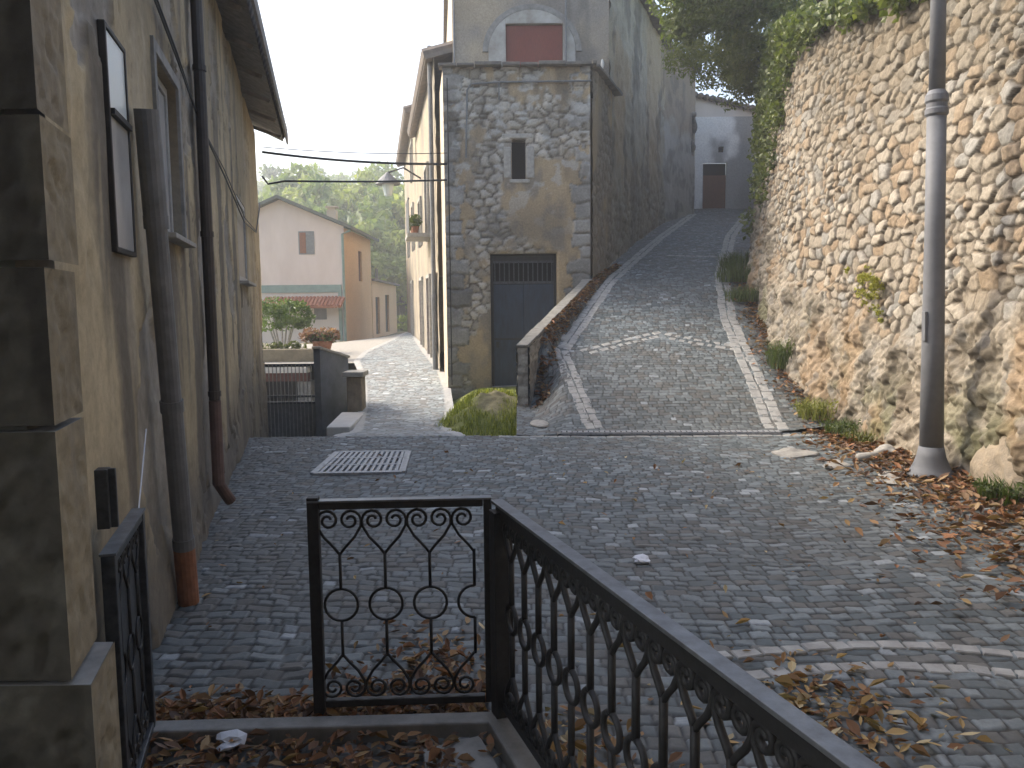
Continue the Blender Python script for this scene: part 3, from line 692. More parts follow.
def wall_relief(U, Zz, Hh):
    cs = 1.0
    warpu = U+.10*(fbm(U*2, Zz*2, 101)-.5)+.07*(fbm(U*10, Zz*10, 98)-.5); warpv = Zz+.12*(fbm(U*1.5, Zz*2, 102)-.5)+.02*U+.07*(fbm(U*10, Zz*10, 99)-.5)
    e, a, b_, c_ = cells(warpu, warpv, .245, .150, .36, 103); tl1 = TILT
    e2, a2, b2, c2 = cells(warpu+7, warpv+3, .17, .105, .38, 113); tl2 = TILT
    small = sstep(.5, .56, fbm(U*.7, Zz*.9, 104)+.0*U)
    e = e*(1-small)+e2*small; a = np.where(small > .5, a2, a); b_ = np.where(small > .5, b2, b_)
    dome = .75*np.clip(e/.013, 0, 1)+.25*np.clip(e/.04, 0, 1)
    st = dome*.048+((a-.5)*.045+(tl1*(1-small)+tl2*small)*.28)*dome+.040*(fbm(U*8, Zz*8, 105)-.5)+.035*(np.abs(fbm(U*20, Zz*20, 100)-.5))
    rock = .20*(fbm(U*2.2, Zz*2.2, 106, 5)-.5)+.22*np.abs(fbm(U*5, Zz*5, 107, 5)-.5)+.10*(fbm(U*15, Zz*15, 108, 4)-.5)
    lim = 1.45+.9*(fbm(U*.8, Zz*.3, 109)-.5)*2
    k = sstep(lim-.18, lim+.22, Hh)
    k = np.maximum(k, 0)
    D = st*k+rock*(1-k)+.05*(1-k)
    D = D-.10*sstep(.3, 0, np.hypot((U-13.2)/1.4, (Hh-1.75)))
    D = D+.12*sstep(1.4, 0, Hh)*(fbm(U*.7, Hh*.8, 110))
    joint = 1-sstep(.004, .026, e)
    col = mixc((.235, .20, .15), (.37, .33, .265), a)
    col = np.where((b_ > .74)[..., None], mixc((.25, .185, .12), (.31, .245, .17), a), col)
    col = np.where((b_ < .16)[..., None], mixc((.21, .20, .175), (.33, .315, .28), a), col)
    col = mixc(col, (.085, .068, .05), joint*.78)
    rc = mixc((.13, .11, .08), (.31, .27, .21), sstep(.3, .7, fbm(U*5, Zz*5, 120))); rc = mixc(rc, (.29, .18, .085), sstep(.50, .68, fbm(U*1.1+4, Zz*.9, 121))*.5)
    rc = mixc(rc, (.19, .18, .16), sstep(.55, .7, fbm(U*6, Zz*6, 122))*.6)
    col = mixc(rc, col, k)
    col = mixc(col, (.27, .21, .14), sstep(.55, .75, fbm(U*.6, Zz*.7, 123))*.35)
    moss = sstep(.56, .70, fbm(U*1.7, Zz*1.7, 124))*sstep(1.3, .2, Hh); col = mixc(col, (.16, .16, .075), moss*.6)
    up = sstep(2.7, 4.6, Hh+.8*(fbm(U*.9, Zz*.6, 125)-.5)); col = mixc(col, (.13, .11, .075), up*.6)  # upper wall darkened in colour, painted shade of the overhanging trees
    return D, col
D, col = wall_relief(U, Zz, Hh)
bat = .06*np.clip(Hh, 0, 9)                              # the wall leans back into the hillside
PX = wx[:, None]-nx[:, None]*bat*1.0+nx[:, None]*D; PY = ys[:, None]-ny[:, None]*bat+ny[:, None]*D
V = np.stack([PX, PY, Zz], -1).reshape(-1, 3); F = grid_faces(*U.shape)
rw = thing('retaining_wall', 'high rubble stone retaining wall with rough rocky foot on the right', 'wall', (4.2, 8, 0))
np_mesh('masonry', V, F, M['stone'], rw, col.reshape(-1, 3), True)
# its top and earth behind
tx_, ty_ = PX[:, -1], PY[:, -1]
Vt = np.concatenate([np.stack([tx_, ty_, WH], -1), np.stack([tx_+.5, ty_, WH+.03], -1), np.stack([tx_+.5, ty_, WH*0-1], -1)])
n_ = len(ys); ii = np.arange(n_-1)
np_mesh('coping', Vt, np.concatenate([np.stack([ii, ii+1, ii+1+n_, ii+n_], -1), np.stack([ii+n_, ii+1+n_, ii+1+2*n_, ii+2*n_], -1)]), M['rock'], rw)
gx_ = np.linspace(0, 1, 30); S, I = np.meshgrid(gx_, np.arange(0, n_, 6), indexing='ij'); I = I.astype(int)
Vg = np.stack([tx_[I]+.45+S*25, ty_[I], WH[I]-.05+S*6+.5*(fbm(S*20, ys[I], 5)-.5)*S], -1).reshape(-1, 3)
np_mesh('terrace_ground', Vg, grid_faces(*S.shape), M['hill'], kind='structure', smooth=True)
def wall_pt(Yv, z, k=.05):
    i = int(np.searchsorted(ys, Yv)); i = min(max(i, 0), n_-1); t = (z-(base[i]-.3))/(WH[i]-(base[i]-.3)); j = int(np.clip(t, 0, 1)*(len(zt_)-1))
    return Vector((PX[i, j]+nx[i]*k, PY[i, j]+ny[i]*k, Zz[i, j])), Vector((nx[i], ny[i], 0))
# rock outcrop at the wall foot, right edge
mb = MB(); mb.blob((4.22, 6.35, .25), (.22, .55, .62), 12, .3, 5); mb.rough(.12, 5, 9)
tag(mb.build('boulder', M['stone'] if False else plain('ochre_rock', (.36, .29, .20), .9, 0, .3, 9, .9, (.24, .20, .15), bd=.03), smooth=True, base=(4.22, 6.35, 0)), 'rough ochre boulder bulging from the wall foot at the right edge', 'boulder')

# ------------------------------------------------------------------ stone tower house
tower = thing('stone_house', 'narrow rubble stone tower house with blue metal door between lane and alley', 'house', (0, 17, 0))
TA, TB = (-1.28, 16.0), (1.57, 16.0); TW = 2.85; TH = 6.22
def quoin(U, Z, wdt):
    Z = Z+.10*np.sin(Z*2.3); r_ = np.floor(Z/.31).astype(np.int64); wq = .16+.34*hsh(r_, r_*0, 7)
    inq = (U < wq); ev = np.minimum(np.minimum(Z/.31-r_, 1-(Z/.31-r_))*.31, wq-U)
    return inq, ev, hsh(r_, r_*0+3, 9)
def tower_relief(W_):
    def rel(U, Z):
        e, a, b_, c_ = cells(U+.12*(fbm(U*5, Z*5, 131)-.5), Z+.12*(fbm(U*5, Z*5, 132)-.5), .24, .15, .44, 133)
        plas = sstep(.48, .53, fbm(U*1.1+2, Z*.8, 134)+.10*(fbm(U*8, Z*8, 147)-.5)+.12*sstep(4.6, 3.0, Z)-.10*sstep(5.0, 6.0, Z))
        bury = sstep(.55, .75, fbm(U*5, Z*5, 136)+.1)
        d_ = np.clip(e/.04, 0, 1)**.6; st = d_*.045+(a-.5)*.02
        D = st*(1-plas)+plas*(.040+.016*(fbm(U*7, Z*7, 135)-.5))
        col = mixc((.28, .25, .20), (.52, .48, .41), a); col = mixc((.12, .095, .068), col, np.clip(e/.02, 0, 1))
        pc = mixc((.33, .25, .155), (.44, .345, .22), fbm(U*2.5, Z*2.5, 137)); pc = mixc(pc, (.20, .185, .16), sstep(.5, .7, fbm(U*4, Z*2, 138))*.7)
        col = mixc(col, pc, plas)
        for uu in (U, W_-U):
            q_, ev, hq = quoin(uu+.14*(fbm(uu*6, Z*6, 139)-.5), Z+.14*(fbm(uu*5, Z*5, 140)-.5), W_); q_ = q_ & (fbm(U*1.7, Z*1.7, 145) > .28)
            qd = np.clip(ev/.03, 0, 1)**.6; D = np.where(q_, qd*.06+.01*(fbm(U*12, Z*12, 141)-.5), D)
            qc = mixc((.20, .19, .17), (.36, .345, .315), hq); qc = qc*(.7+.6*fbm(U*6, Z*6, 144)[..., None]); qc = mixc((.18, .16, .13), qc, np.clip(ev/.022, 0, 1)); col = np.where(q_[..., None], qc, col)
        stain = sstep(.47, .66, fbm(U*2.2, Z*.6, 142))*sstep(2.6, 5.2, Z); col = mixc(col, (.095, .085, .07), stain*.6); col = mixc(col, (.46, .45, .42), sstep(.60, .68, fbm(U*4.5, Z*5.5, 146))*sstep(2.2, 4.4, Z)*.6)
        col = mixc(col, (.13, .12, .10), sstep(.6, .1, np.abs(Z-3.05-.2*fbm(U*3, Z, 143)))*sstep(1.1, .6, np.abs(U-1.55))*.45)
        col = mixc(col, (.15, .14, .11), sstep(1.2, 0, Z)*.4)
        return D, col
    return (lambda U, Z: rel(U, Z)[0]), (lambda U, Z, D: rel(U, Z)[1])
dsp, clf = tower_relief(TW)
TX = TA[0]
holesT = [(-.41-TX, .905-TX, -.06, 2.66, .22), (.04-TX, .31-TX, 4.10, 4.86, .30)]
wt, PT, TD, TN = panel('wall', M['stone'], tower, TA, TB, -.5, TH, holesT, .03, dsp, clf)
# right flank of the tower
dA = Vector((.345, 1, 0)).normalized()
TC = (TB[0]+.345*9.3, 25.3)
def flank_rel(U, Z):
    e, a, b_, c_ = cells(U, Z, .30, .2, .4, 233); plas = sstep(.36, .50, fbm(U*.8, Z*.8, 234))
    D = (np.clip(e/.04, 0, 1)**.6*.04)*(1-plas)+plas*(.03+.02*(fbm(U*5, Z*5, 235)-.5))
    col = mixc((.22, .19, .15), (.32, .28, .225), a); col = mixc((.14, .12, .095), col, np.clip(e/.02, 0, 1))
    pc = mixc((.36, .265, .15), (.46, .35, .21), fbm(U*1.5, Z*1.5, 236)); pc = mixc(pc, (.22, .20, .165), sstep(.40, .70, fbm(U*1.3, Z*.5, 237)+.12*sstep(1.5, 3, U))*.85)
    return D, mixc(col, pc, plas)
l1 = 1.9
TBm = (TB[0]+dA.x*l1, TB[1]+dA.y*l1)
panel('side_wall', M['stone'], tower, (TB[0]+.02, TB[1]+.0), TBm, 1.0, TH, (), .04, lambda U, Z: flank_rel(U, Z)[0], lambda U, Z, D: flank_rel(U, Z)[1])
# terrace top and cornice of flat slabs
upper = tower
UA, UB = (-1.20, 17.78), (2.15, 17.78)
mb = MB(); mb.prism([(TA[0], TA[1]+.02, TH-.12), (TB[0], TB[1]+.02, TH-.12), (TBm[0], TBm[1], TH-.12), (UA[0]-.3, 17.9, TH-.12)], (0, 0, .1)); mb.build('terrace', M['concrete'], tower)
mb = MB(); rr = random.Random(4); u = -.08
while u < TW+.05:
    l = min(rr.uniform(.3, .55), TW+.12-u); h_ = rr.uniform(.05, .075)
    mb.obox(PT(u+l/2, TH+h_/2+.003, .02+rr.uniform(-.02, .02)), (l/2-.006, .16, h_/2), TD, TN, z_); u += l
nA = Vector((dA.y, -dA.x, 0)); u = 0.06
while u < l1:
    l = rr.uniform(.3, .55); h_ = rr.uniform(.05, .075); c_ = Vector((*TB, 0))+dA*(u+l/2)+nA*.02; c_.z = TH+h_/2+.005
    mb.obox(c_, (l/2-.006, .15, h_/2), dA, nA, z_); u += l
mb.build('cornice', plain('grey_slab', (.20, .185, .16), .9, 0, .35, 7, .6, (.10, .09, .08), bd=.02), tower, bevel=.012)
# door
df, _ = win_frame(tower, PT, -.40-TX, .895-TX, -.055, 2.655, -.13, .045, .05, M['frame_dark']); df.name = 'door_frame'; df.data.name = 'door_frame'
ORG['door_frame'] = org(tower)
def dm(a, b_, c_, d_, k, th): 
    mb = MB(); mb.obox(PT((a+b_)/2-TX, (c_+d_)/2, k), ((b_-a)/2, th/2, (d_-c_)/2), TD, TN, z_); return mb
dr = dm(-.352, .248, -.05, 2.06, -.14, .03).build('door_leaf', M['door_blue'], df, bevel=.004)
dm(.255, .848, -.05, 2.06, -.14, .03).build('door_leaf', M['door_blue'], df, bevel=.004)
mb = dm(-.352, .848, 2.07, 2.12, -.13, .04); 
for k in range(3):
    pass
for k in range(13):
    uu = -.32+k*.095; mb.obox(PT(uu-TX, 2.30, -.13), (.011, .008, .19), TD, TN, z_)
mb.obox(PT(.248-TX, 2.505, -.13), (.6, .02, .02), TD, TN, z_)
mb.build('door_grille', M['iron_worn'], df)
dm(-.352, .848, 2.525, 2.61, -.135, .02).build('door_head', M['frame_dark'], df)
mb = dm(-.34, .22, .95, .99, -.118, .02); mb.obox(PT(-.28-TX, .86, -.115), (.03, .015, .06), TD, TN, z_); mb.build('door_lock', M['frame_dark'], df)
mb = MB(); mb.obox(PT(.248-TX, 1.3, -.30), (.68, .01, 1.4), TD, TN, z_); mb.build('door_recess', M['dark'], df)
# slit window
mb = MB(); mb.obox(PT(.175-TX, 4.48, -.28), (.14, .01, .39), TD, TN, z_); sw = mb.build('slit_window', M['dark'], tower)
mb = MB()
mb.obox(PT(-.045-TX, 4.42, .02), (.075, .035, .30), TD, TN, z_); mb.obox(PT(.40-TX, 4.42, .02), (.082, .04, .31), TD, TN, z_); mb.obox(PT(.19-TX, 4.055, .02), (.20, .04, .042), TD, TN, z_); mb.obox(PT(.15-TX, 4.92, .015), (.30, .04, .05), TD, TN, z_)
mb.build('slit_surround', M['limestone'], sw, bevel=.025)
# conduit on the tower front
mb = MB(); ca = [at(466, 158, 15.93), at(467, 90, 15.93), at(471, 84, 15.93), at(500, 82, 15.92), at(610, 81, 15.90)]
ca[-1] = PT(TW+.02, ca[-2].z, .10); mb.tube(ca, .018, 8); mb.tube([at(499, 82, 15.9), at(499, 100, 15.93)], .012, 6); mb.build('conduit', M['pipe'], tower)
mb = MB(); mb.tube([at(452, 385, 15.9), at(449, 200, 15.9), at(447, 78, 15.9)], .012, 6); mb.build('wall_cable', M['cable'], tower)
# dark stain of former pipe is in the wall; upper storey set back behind the terrace
def up_rel(U, Z):
    D = .05*(fbm(U*1.5, Z*1.5, 151)-.5)+.02*(fbm(U*7, Z*7, 152)-.5)
    col = mixc((.28, .235, .17), (.42, .36, .275), fbm(U*1.4, Z*1.4, 153)); col = mixc(col, (.22, .21, .20), sstep(.45, .65, fbm(U*1.0+7, Z*.8, 154))*.7)
    col = mixc(col, (.12, .115, .105), sstep(.52, .7, fbm(U*2.5, Z*.8, 155))*.5)
    return D, col
UX = UA[0]
hu = [(-.06-UX, 1.16-UX, 6.35, 7.62, .25)]
wu, PU, UD, UN = panel('upper_wall', M['stone'], tower, UA, UB, TH-.15, 9.6, hu, .04, lambda U, Z: up_rel(U, Z)[0], lambda U, Z, D: up_rel(U, Z)[1])
mb = MB(); mb.obox(PU(.55-UX, 6.98, -.06), (.605, .012, .63), UD, UN, z_); sh = mb.build('red_shutter', M['red_shutter'], tower)
# arch surround: pale render inside an arch
def arch(r0, r1, zc, k0, th, mt, nm):
    mb = MB(); cx = .50-UX; n = 28
    for i in range(n):
        a0 = math.pi*i/n; a1 = math.pi*(i+1)/n; q = []
        for (r_, a_) in ((r0, a0), (r1, a0), (r1, a1), (r0, a1)): q.append(PU(cx+r_*math.cos(a_), zc+r_*.92*math.sin(a_), k0))
        mb.prism(q, UN*th)
    return mb.build(nm, mt, tower)
arch(.94, 1.06, 7.05, .0, .045, M['concrete'], 'arch_moulding')
mb = MB(); n = 24; cx = .50-UX
# pale render plate around the shutter, built as strips so that the opening stays open
def strip(a, b_, z0f, z1f, steps=14):
    m_ = MB()
    for i in range(steps):
        ua_ = a+(b_-a)*i/steps; ub_ = a+(b_-a)*(i+1)/steps
        m_.prism([PU(ua_, z0f(ua_), .03), PU(ub_, z0f(ub_), .03), PU(ub_, z1f(ub_), .03), PU(ua_, z1f(ua_), .03)], UN*.012)
    return m_
def archz(u_): return 7.05+.92*math.sqrt(max(0, .935**2-(u_-cx)**2))
mr = strip(-.06-UX, 1.16-UX, lambda u_: 7.63, archz)
for a, b_ in ((cx-.93, -.065-UX), (1.165-UX, cx+.93)):
    m2 = strip(a, b_, lambda u_: 6.1, archz); mr.add(m2.v, m2.f)
mr.build('arch_render', plain('weathered_white_render', (.44, .44, .42), .9, 0, .3, 3, .3, (.24, .22, .185)), tower)
mb = MB(); mb.tube([PU(1.22-UX, 6.1, .08), PU(1.22-UX, 9.6, .08)], .022, 8); mb.build('drainpipe', M['pipe'], tower)
mb = MB(); mb.tube([PU(.03, 6.1, .06), PU(.05, 9.6, .06)], .02, 8); mb.build('drainpipe', M['pipe'], tower)
mb = MB(); mb.blob(PU(2.0-UX, 6.75, .08), (.04, .05, .10), 2, .1); mb.build('insulator', M['white'], tower)
# right flank of the upper house, along the alley
def flank2(U, Z):
    D = .10*(fbm(U*1.2, Z*1.2, 251)-.5)+.10*(fbm(U*5, Z*5, 252)-.5)
    col = mixc((.25, .22, .165), (.48, .43, .33), fbm(U*1.4, Z*1.0, 253)); col = mixc(col, (.42, .32, .20), sstep(.42, .62, fbm(U*.9+3, Z*.7, 254))*.75); col = mixc(col, (.09, .085, .075), sstep(.5, .68, fbm(U*2.2, Z*.8, 256))*.6)
    e, a, b_, c_ = cells(U, Z, .32, .2, .4, 255); low = sstep(2.4, .8, Z-np.interp(U, [0, 8], [2.4, 3.9]))
    return D+low*np.clip(e/.04, 0, 1)*.03, mixc(col, mixc((.13, .115, .09), (.40, .36, .29), np.clip(e/.025, 0, 1)*(.5+.5*a)), low*.7)
panel('flank_wall', M['stone'], tower, (UB[0], UB[1]), TC, 1.6, 9.35, (), .06, lambda U, Z: flank2(U, Z)[0], lambda U, Z, D: flank2(U, Z)[1])
mb = MB()
bk = [Vector((TC[0], TC[1], 0)), Vector((-1.9, 25.3, 0)), Vector((UA[0], UA[1], 0)), Vector((*TA, 0))]
for a, b_, zt in ((bk[0], bk[1], 9.5), (bk[1], bk[2], 9.5), (bk[2]+Vector((-.3, 0, 0)), bk[3], TH)): quad(mb, a+z_*-.5, b_+z_*-.5, b_+z_*zt, a+z_*zt)
mb.build('rear_wall', M['cream'], tower)
mb = MB(); rf = [(UA[0]-.12, 17.55, 9.6), (UB[0]+.22, 17.55, 9.38), (TC[0]+.3, TC[1]+.1, 9.38), (-2.0, 25.4, 9.6)]
mb.prism(rf, (0, 0, .16)); mb.build('roof', M['tile'], tower)
# plastered building beyond, with a broken dark gap
ruin = thing('plaster_house', 'pale peeling building beyond the tower house with a jagged dark gap', 'house', (5.5, 26.5, 4))
RA, RB = (TC[0]-.10, TC[1]-.22), (6.42, 28.4)
def ruin_rel(U, Z):
    D = .08*(fbm(U*1.5, Z*1.5, 261)-.5)+.03*(fbm(U*6, Z*6, 262)-.5)
    col = mixc((.36, .34, .30), (.48, .46, .41), fbm(U*1.2, Z*1.2, 263)); up_ = sstep(6.9, 7.6, Z+.8*(fbm(U*2, Z*2, 264)-.5)); col = mixc(col, (.30, .235, .165), up_*.9)
    col = mixc(col, (.17, .15, .125), sstep(.5, .68, fbm(U*2.5+3, Z*2.5, 265))*.6)
    return D, col
RL = math.hypot(RB[0]-RA[0], RB[1]-RA[1])
_, PR, rd, rn = panel('wall', M['stone'], ruin, RA, RB, 3.4, 9.6, [(RL-.42, RL-.12, 6.7, 8.05, .3)], .05, lambda U, Z: ruin_rel(U, Z)[0], lambda U, Z, D: ruin_rel(U, Z)[1])
mb = MB(); mb.obox(PR(RL-.27, 7.37, -.25), (.16, .01, .69), rd, rn, z_); mb.build('gap', M['dark'], ruin)
mb = MB(); mb.blob(PR(RL-.40, 7.0, .0), (.12, .12, .2), 3, .3); mb.blob(PR(RL-.12, 7.75, .0), (.1, .12, .25), 4, .3); mb.blob(PR(RL-.36, 8.05, 0), (.15, .1, .12), 8, .3); mb.build('broken_edge', M['rock'], ruin, smooth=True)
mb = MB(); quad(mb, Vector((*RA, 3.4)), Vector((*RA, 9.6)), Vector((4.4, 31, 9.6)), Vector((4.4, 31, 3.4))); quad(mb, Vector((*RB, 3.4)), Vector((6.3, 31, 3.4)), Vector((6.3, 31, 9.6)), Vector((*RB, 9.6)))
mb.build('rear_wall', M['cream'], ruin)
mb = MB(); mb.prism([(RA[0]-.1, RA[1]-.2, 9.55), (RB[0]+.2, RB[1]-.1, 9.55), (6.4, 31, 9.9), (4.3, 31, 9.9)], (0, 0, .15)); mb.build('roof', M['tile'], ruin)

# white house closing the alley
wh = thing('white_house', 'small whitewashed house with brown door at the top of the alley', 'house', (7.6, 29.6, 5))
HA, HB = (6.40, 29.5), (9.6, 29.5)
def wh_rel(U, Z):
    D = .03*(fbm(U*2, Z*2, 271)-.5)
    col = mixc((.74, .74, .72), (.86, .855, .83), fbm(U*1.5, Z*1.5, 272)); col = mixc(col, (.24, .24, .24), sstep(.40, .56, fbm(U*.9+2, Z*.7, 273)+.16*sstep(.9, 2.2, U))*.8)
    col = mixc(col, (.27, .26, .25), sstep(6.3, 5.6, Z+.7*fbm(U*3, Z*2, 274))*sstep(1.5, 2.0, U)*.5)
    return D, col
_, PH, hd, hn = panel('wall', M['plaster'], wh, HA, HB, 4.6, 8.3, [(.57, 1.43, 5.0, 6.68, .14), (1.12, 1.30, 7.05, 7.25, .1)], .05, lambda U, Z: wh_rel(U, Z)[0], lambda U, Z, D: wh_rel(U, Z)[1])
mb = MB(); mb.prism([(6.4, 29.5, 8.302), (9.6, 29.5, 8.302), (6.4, 29.5, 9.05)], (0, .2, 0)); mb.build('gable', M['whitewash'], wh)
mb = MB(); mb.obox(PH(1.0, 5.63, -.10), (.42, .02, .62), hd, hn, z_); dw = mb.build('door', M['door_brown'], wh)
mb = MB(); mb.obox(PH(1.0, 6.46, -.125), (.42, .005, .21), hd, hn, z_); mb.build('transom', M['dark'], dw)
mb = MB(); mb.obox(PH(1.21, 7.15, -.15), (.14, .06, .14), hd, hn, z_); mb.build('vent', M['dark'], wh)
mb = MB(); quad(mb, Vector((6.4, 29.5, 4.6)), Vector((6.4, 29.5, 9.05)), Vector((6.4, 34, 9.6)), Vector((6.4, 34, 4.6))); mb.build('side_wall', M['concrete'], wh); mb = MB(); quad(mb, Vector((9.6, 29.5, 4.6)), Vector((9.6, 34, 4.6)), Vector((9.6, 34, 9.0)), Vector((9.6, 29.5, 8.3))); mb.build('side_wall', M['concrete'], wh)
mb = MB()
for k in range(16):
    u = .02+k*.205; zt = 9.05-.75*u/3.2
    mb.tube([PH(u, zt+.05, .16), PH(u, zt+.75, -4.4)], [.11, .11], 8)
mb.build('roof', M['tile'], wh, smooth=True)

# parapet wall beside the cellar door
pp = thing('parapet_wall', 'low sloping parapet wall with pale coping between cellar door and alley', 'wall', (.8, 14, 0))
PA, PB = (.09, 11.95), (1.44, 15.97)
def pp_rel(U, Z):
    e, a, b_, c_ = cells(U, Z, .24, .15, .4, 281); D = np.clip(e/.03, 0, 1)*.03
    col = mixc((.27, .25, .21), (.40, .375, .32), a); return D, mixc((.18, .16, .13), col, np.clip(e/.02, 0, 1))
# left face looks away from the alley
panel('left_face', M['stone'], pp, PB, PA, -.3, 2.10, (), .04, lambda U, Z: pp_rel(U, Z)[0], lambda U, Z, D: pp_rel(U, Z)[1], z1b=1.02, z0b=-.3)
pd_ = (Vector((*PB, 0))-Vector((*PA, 0))).normalized(); pn = Vector((pd_.y, -pd_.x, 0))
PA2 = Vector((*PA, 0))+pn*.16; PB2 = Vector((*PB, 0))+pn*.16
panel('right_face', M['stone'], pp, PA2[:2], PB2[:2], -.3, 1.02, (), .04, lambda U, Z: pp_rel(U, Z)[0], lambda U, Z, D: pp_rel(U, Z)[1], z1b=2.10, z0b=.6)
panel('end_face', M['stone'], pp, (PA[0]-.0, PA[1]), PA2[:2], -.3, 1.02, (), .03, lambda U, Z: pp_rel(U+3, Z)[0]*.6, lambda U, Z, D: pp_rel(U+3, Z)[1]*1.15)
mb = MB(); mid = pn*.08; k = 0; nL = (PB2-PA2).length; u = -.04; rr = random.Random(9)
while u < nL-.02:
    l = min(rr.uniform(.35, .6), nL-u); f0, f1 = u/nL, (u+l)/nL
    a = Vector((*PA, 0))+mid+pd_*(u+.006); b_ = Vector((*PA, 0))+mid+pd_*(u+l-.006); a.z = 1.045+1.08*f0; b_.z = 1.045+1.08*f1
    mb.bar(a, b_, .19+rr.uniform(-.02, .02), .05); u += l
mb.build('coping', plain('pale_coping', (.30, .285, .25), .9, 0, .35, 10, .6, (.17, .16, .14)), pp, bevel=.01)
mb = MB(); mb.blob((.36, 10.72, .04), (.13, .30, .05), 17, .2)
tag(mb.build('kerb_stone', M['limestone'], smooth=True, base=(.36, 10.72, 0)), 'single pale kerb stone beside the grassy bank at the alley foot', 'kerb stone')

# grassy bank with boulder in front of the tower
x = np.linspace(-1.5, .45, 60); y = np.linspace(10.7, 16.2, 120); X, Y = np.meshgrid(x, y, indexing='ij')
dome_ = np.exp(-((X+.30)/.66)**2-((Y-13.0)/1.1)**2)
Z = -.32+.24*dome_*(1+.9*(fbm(X*4, Y*4, 295, 5)-.5))+.12*dome_*np.abs(fbm(X*7, Y*7, 296)-.5)+.30*sstep(-1.30, -.6, X)*sstep(10.8, 13.2, Y)*(.7+.5*fbm(X*1.2, Y*1.2, 291))+.06*(fbm(X*5, Y*5, 292)-.5)+.06*sstep(13, 15.9, Y)
kb = fbm(X*2, Y*2, 293); col = mixc((.13, .15, .045), (.22, .235, .07), kb); col = mixc(col, mixc((.12, .11, .055), (.25, .225, .14), fbm(X*7, Y*7, 297)), np.clip(sstep(.55, .85, dome_+.6*(fbm(X*4, Y*4, 294)-.5)), 0, 1))
np_mesh('grassy_bank', np.stack([X, Y, Z], -1).reshape(-1, 3), grid_faces(*X.shape), M['soil'], col=col.reshape(-1, 3), smooth=True, kind='structure')
def bank_z(x, y): return -.32+.25*math.exp(-((x+.30)/.66)**2-((y-13.0)/1.1)**2)+.30*float(sstep(-1.30, -.6, np.array(x))*sstep(10.8, 13.2, np.array(y)))
# ------------------------------------------------------------------ row of houses along the lane
def facade_pt(Yv): return (-1.30-.168*(Yv-16.02), Yv)
def row_house(Y0, Y1, H_, lab, seed, holes, roofover):
    t = thing('row_house', lab, 'house', (*facade_pt((Y0+Y1)/2), 0), 'houses along the lane')
    A, B = facade_pt(Y1), facade_pt(Y0)
    def rel(U, Z):
        D = .05*(fbm(U*1.2, Z*1.2, seed)-.5)+.02*(fbm(U*6, Z*6, seed+1)-.5)
        col = mixc((.30, .25, .175), (.42, .36, .265), fbm(U*1.1, Z*1.1, seed+2)); col = mixc(col, (.22, .20, .17), sstep(.45, .65, fbm(U*1.6, Z*.8, seed+3))*.7)
        col = mixc(col, (.33, .29, .23), sstep(1.0, 0, Z-.2+.5*fbm(U*2, Z*2, seed+4))*.5); return D, col
    L_ = math.hypot(A[0]-B[0], A[1]-B[1])
    hs = [(L_-(h[1]-Y0)*1.014, L_-(h[0]-Y0)*1.014, h[2], h[3], .2) for h in holes]
    _, Pf, d, n = panel('wall', M['plaster'], t, A, B, -.8, H_, hs, .06, lambda U, Z: rel(U, Z)[0], lambda U, Z, D: rel(U, Z)[1])
    for h, g in zip(holes, hs):
        isd = h[4] == 'door'
        mb = MB(); mb.obox(Pf((g[0]+g[1])/2, (g[2]+g[3])/2, -.15), ((g[1]-g[0])/2-.003, .02, (g[3]-g[2])/2-.003), d, n, z_)
        o = mb.build('door' if isd else 'window', M['door_brown'] if isd else M['wood'], t)
        mb = MB()
        for a0, a1, b0, b1 in ((g[0]-.1, g[0]-.003, g[2], g[3]+.1), (g[1]+.003, g[1]+.1, g[2], g[3]+.1), (g[0]-.003, g[1]+.003, g[3]+.003, g[3]+.1)):
            mb.obox(Pf((a0+a1)/2, (b0+b1)/2, .03), ((a1-a0)/2, .035, (b1-b0)/2), d, n, z_)
        mb.build('surround', M['limestone'], o, bevel=.005)
    bk_ = Vector((3.0, .5, 0)); mb = MB()
    for P0, P1 in ((Vector((*A, 0)), Vector((*A, 0))+bk_),):
        quad(mb, P0+z_*-.8, P1+z_*-.8, P1+z_*H_, P0+z_*H_)
    mb.build('side_wall', M['cream'], t)
    mb = MB(); nn = int(L_/.22)
    for k in range(nn):
        u = L_*(k+.5)/nn; mb.tube([Pf(u, H_+.05, roofover), Pf(u, H_+.9, -2.6)], .11, 6)
    mb.prism([Pf(0, H_-.08, roofover-.05), Pf(L_, H_-.08, roofover-.05), Pf(L_, H_+.75, -2.6), Pf(0, H_+.75, -2.6)], (0, 0, .09))
    mb.build('roof', M['tile'], t)
    return t, Pf, L_, d, n
r1, P1_, L1, d1, n1 = row_house(17.8, 26.0, 7.0, 'tall cream row house with balcony adjoining the stone tower', 301,
    [(20.2, 21.2, .3, 2.35, 'door'), (18.3, 18.8, .6, 2.3, 'door'), (20.3, 21.2, 3.45, 5.1, 'window'), (23.5, 24.5, 3.4, 4.7, 'window'), (23.6, 24.6, .4, 2.4, 'door')], .24)
r2, P2_, L2, d2, n2 = row_house(26.1, 36.0, 7.8, 'cream row house at the far end of the lane with higher eave', 321,
    [(28, 29, 3.6, 5.1, 'window'), (32, 33, 3.6, 5.1, 'window'), (30, 31.1, .4, 2.5, 'door'), (28, 29, 6.0, 7.2, 'window')], .34)
ub = L1-(20.6-17.8)*1.014
mb = MB(); mb.obox(P1_(ub, 3.38, .28), (.75, .30, .05), d1, n1, z_); bal = mb.build('balcony', M['limestone'], r1, bevel=.01)
mb = MB()
for k in range(13): mb.tube([P1_(ub-.7+k*.117, 3.42, .53), P1_(ub-.7+k*.117, 4.25, .53)], .012, 5)
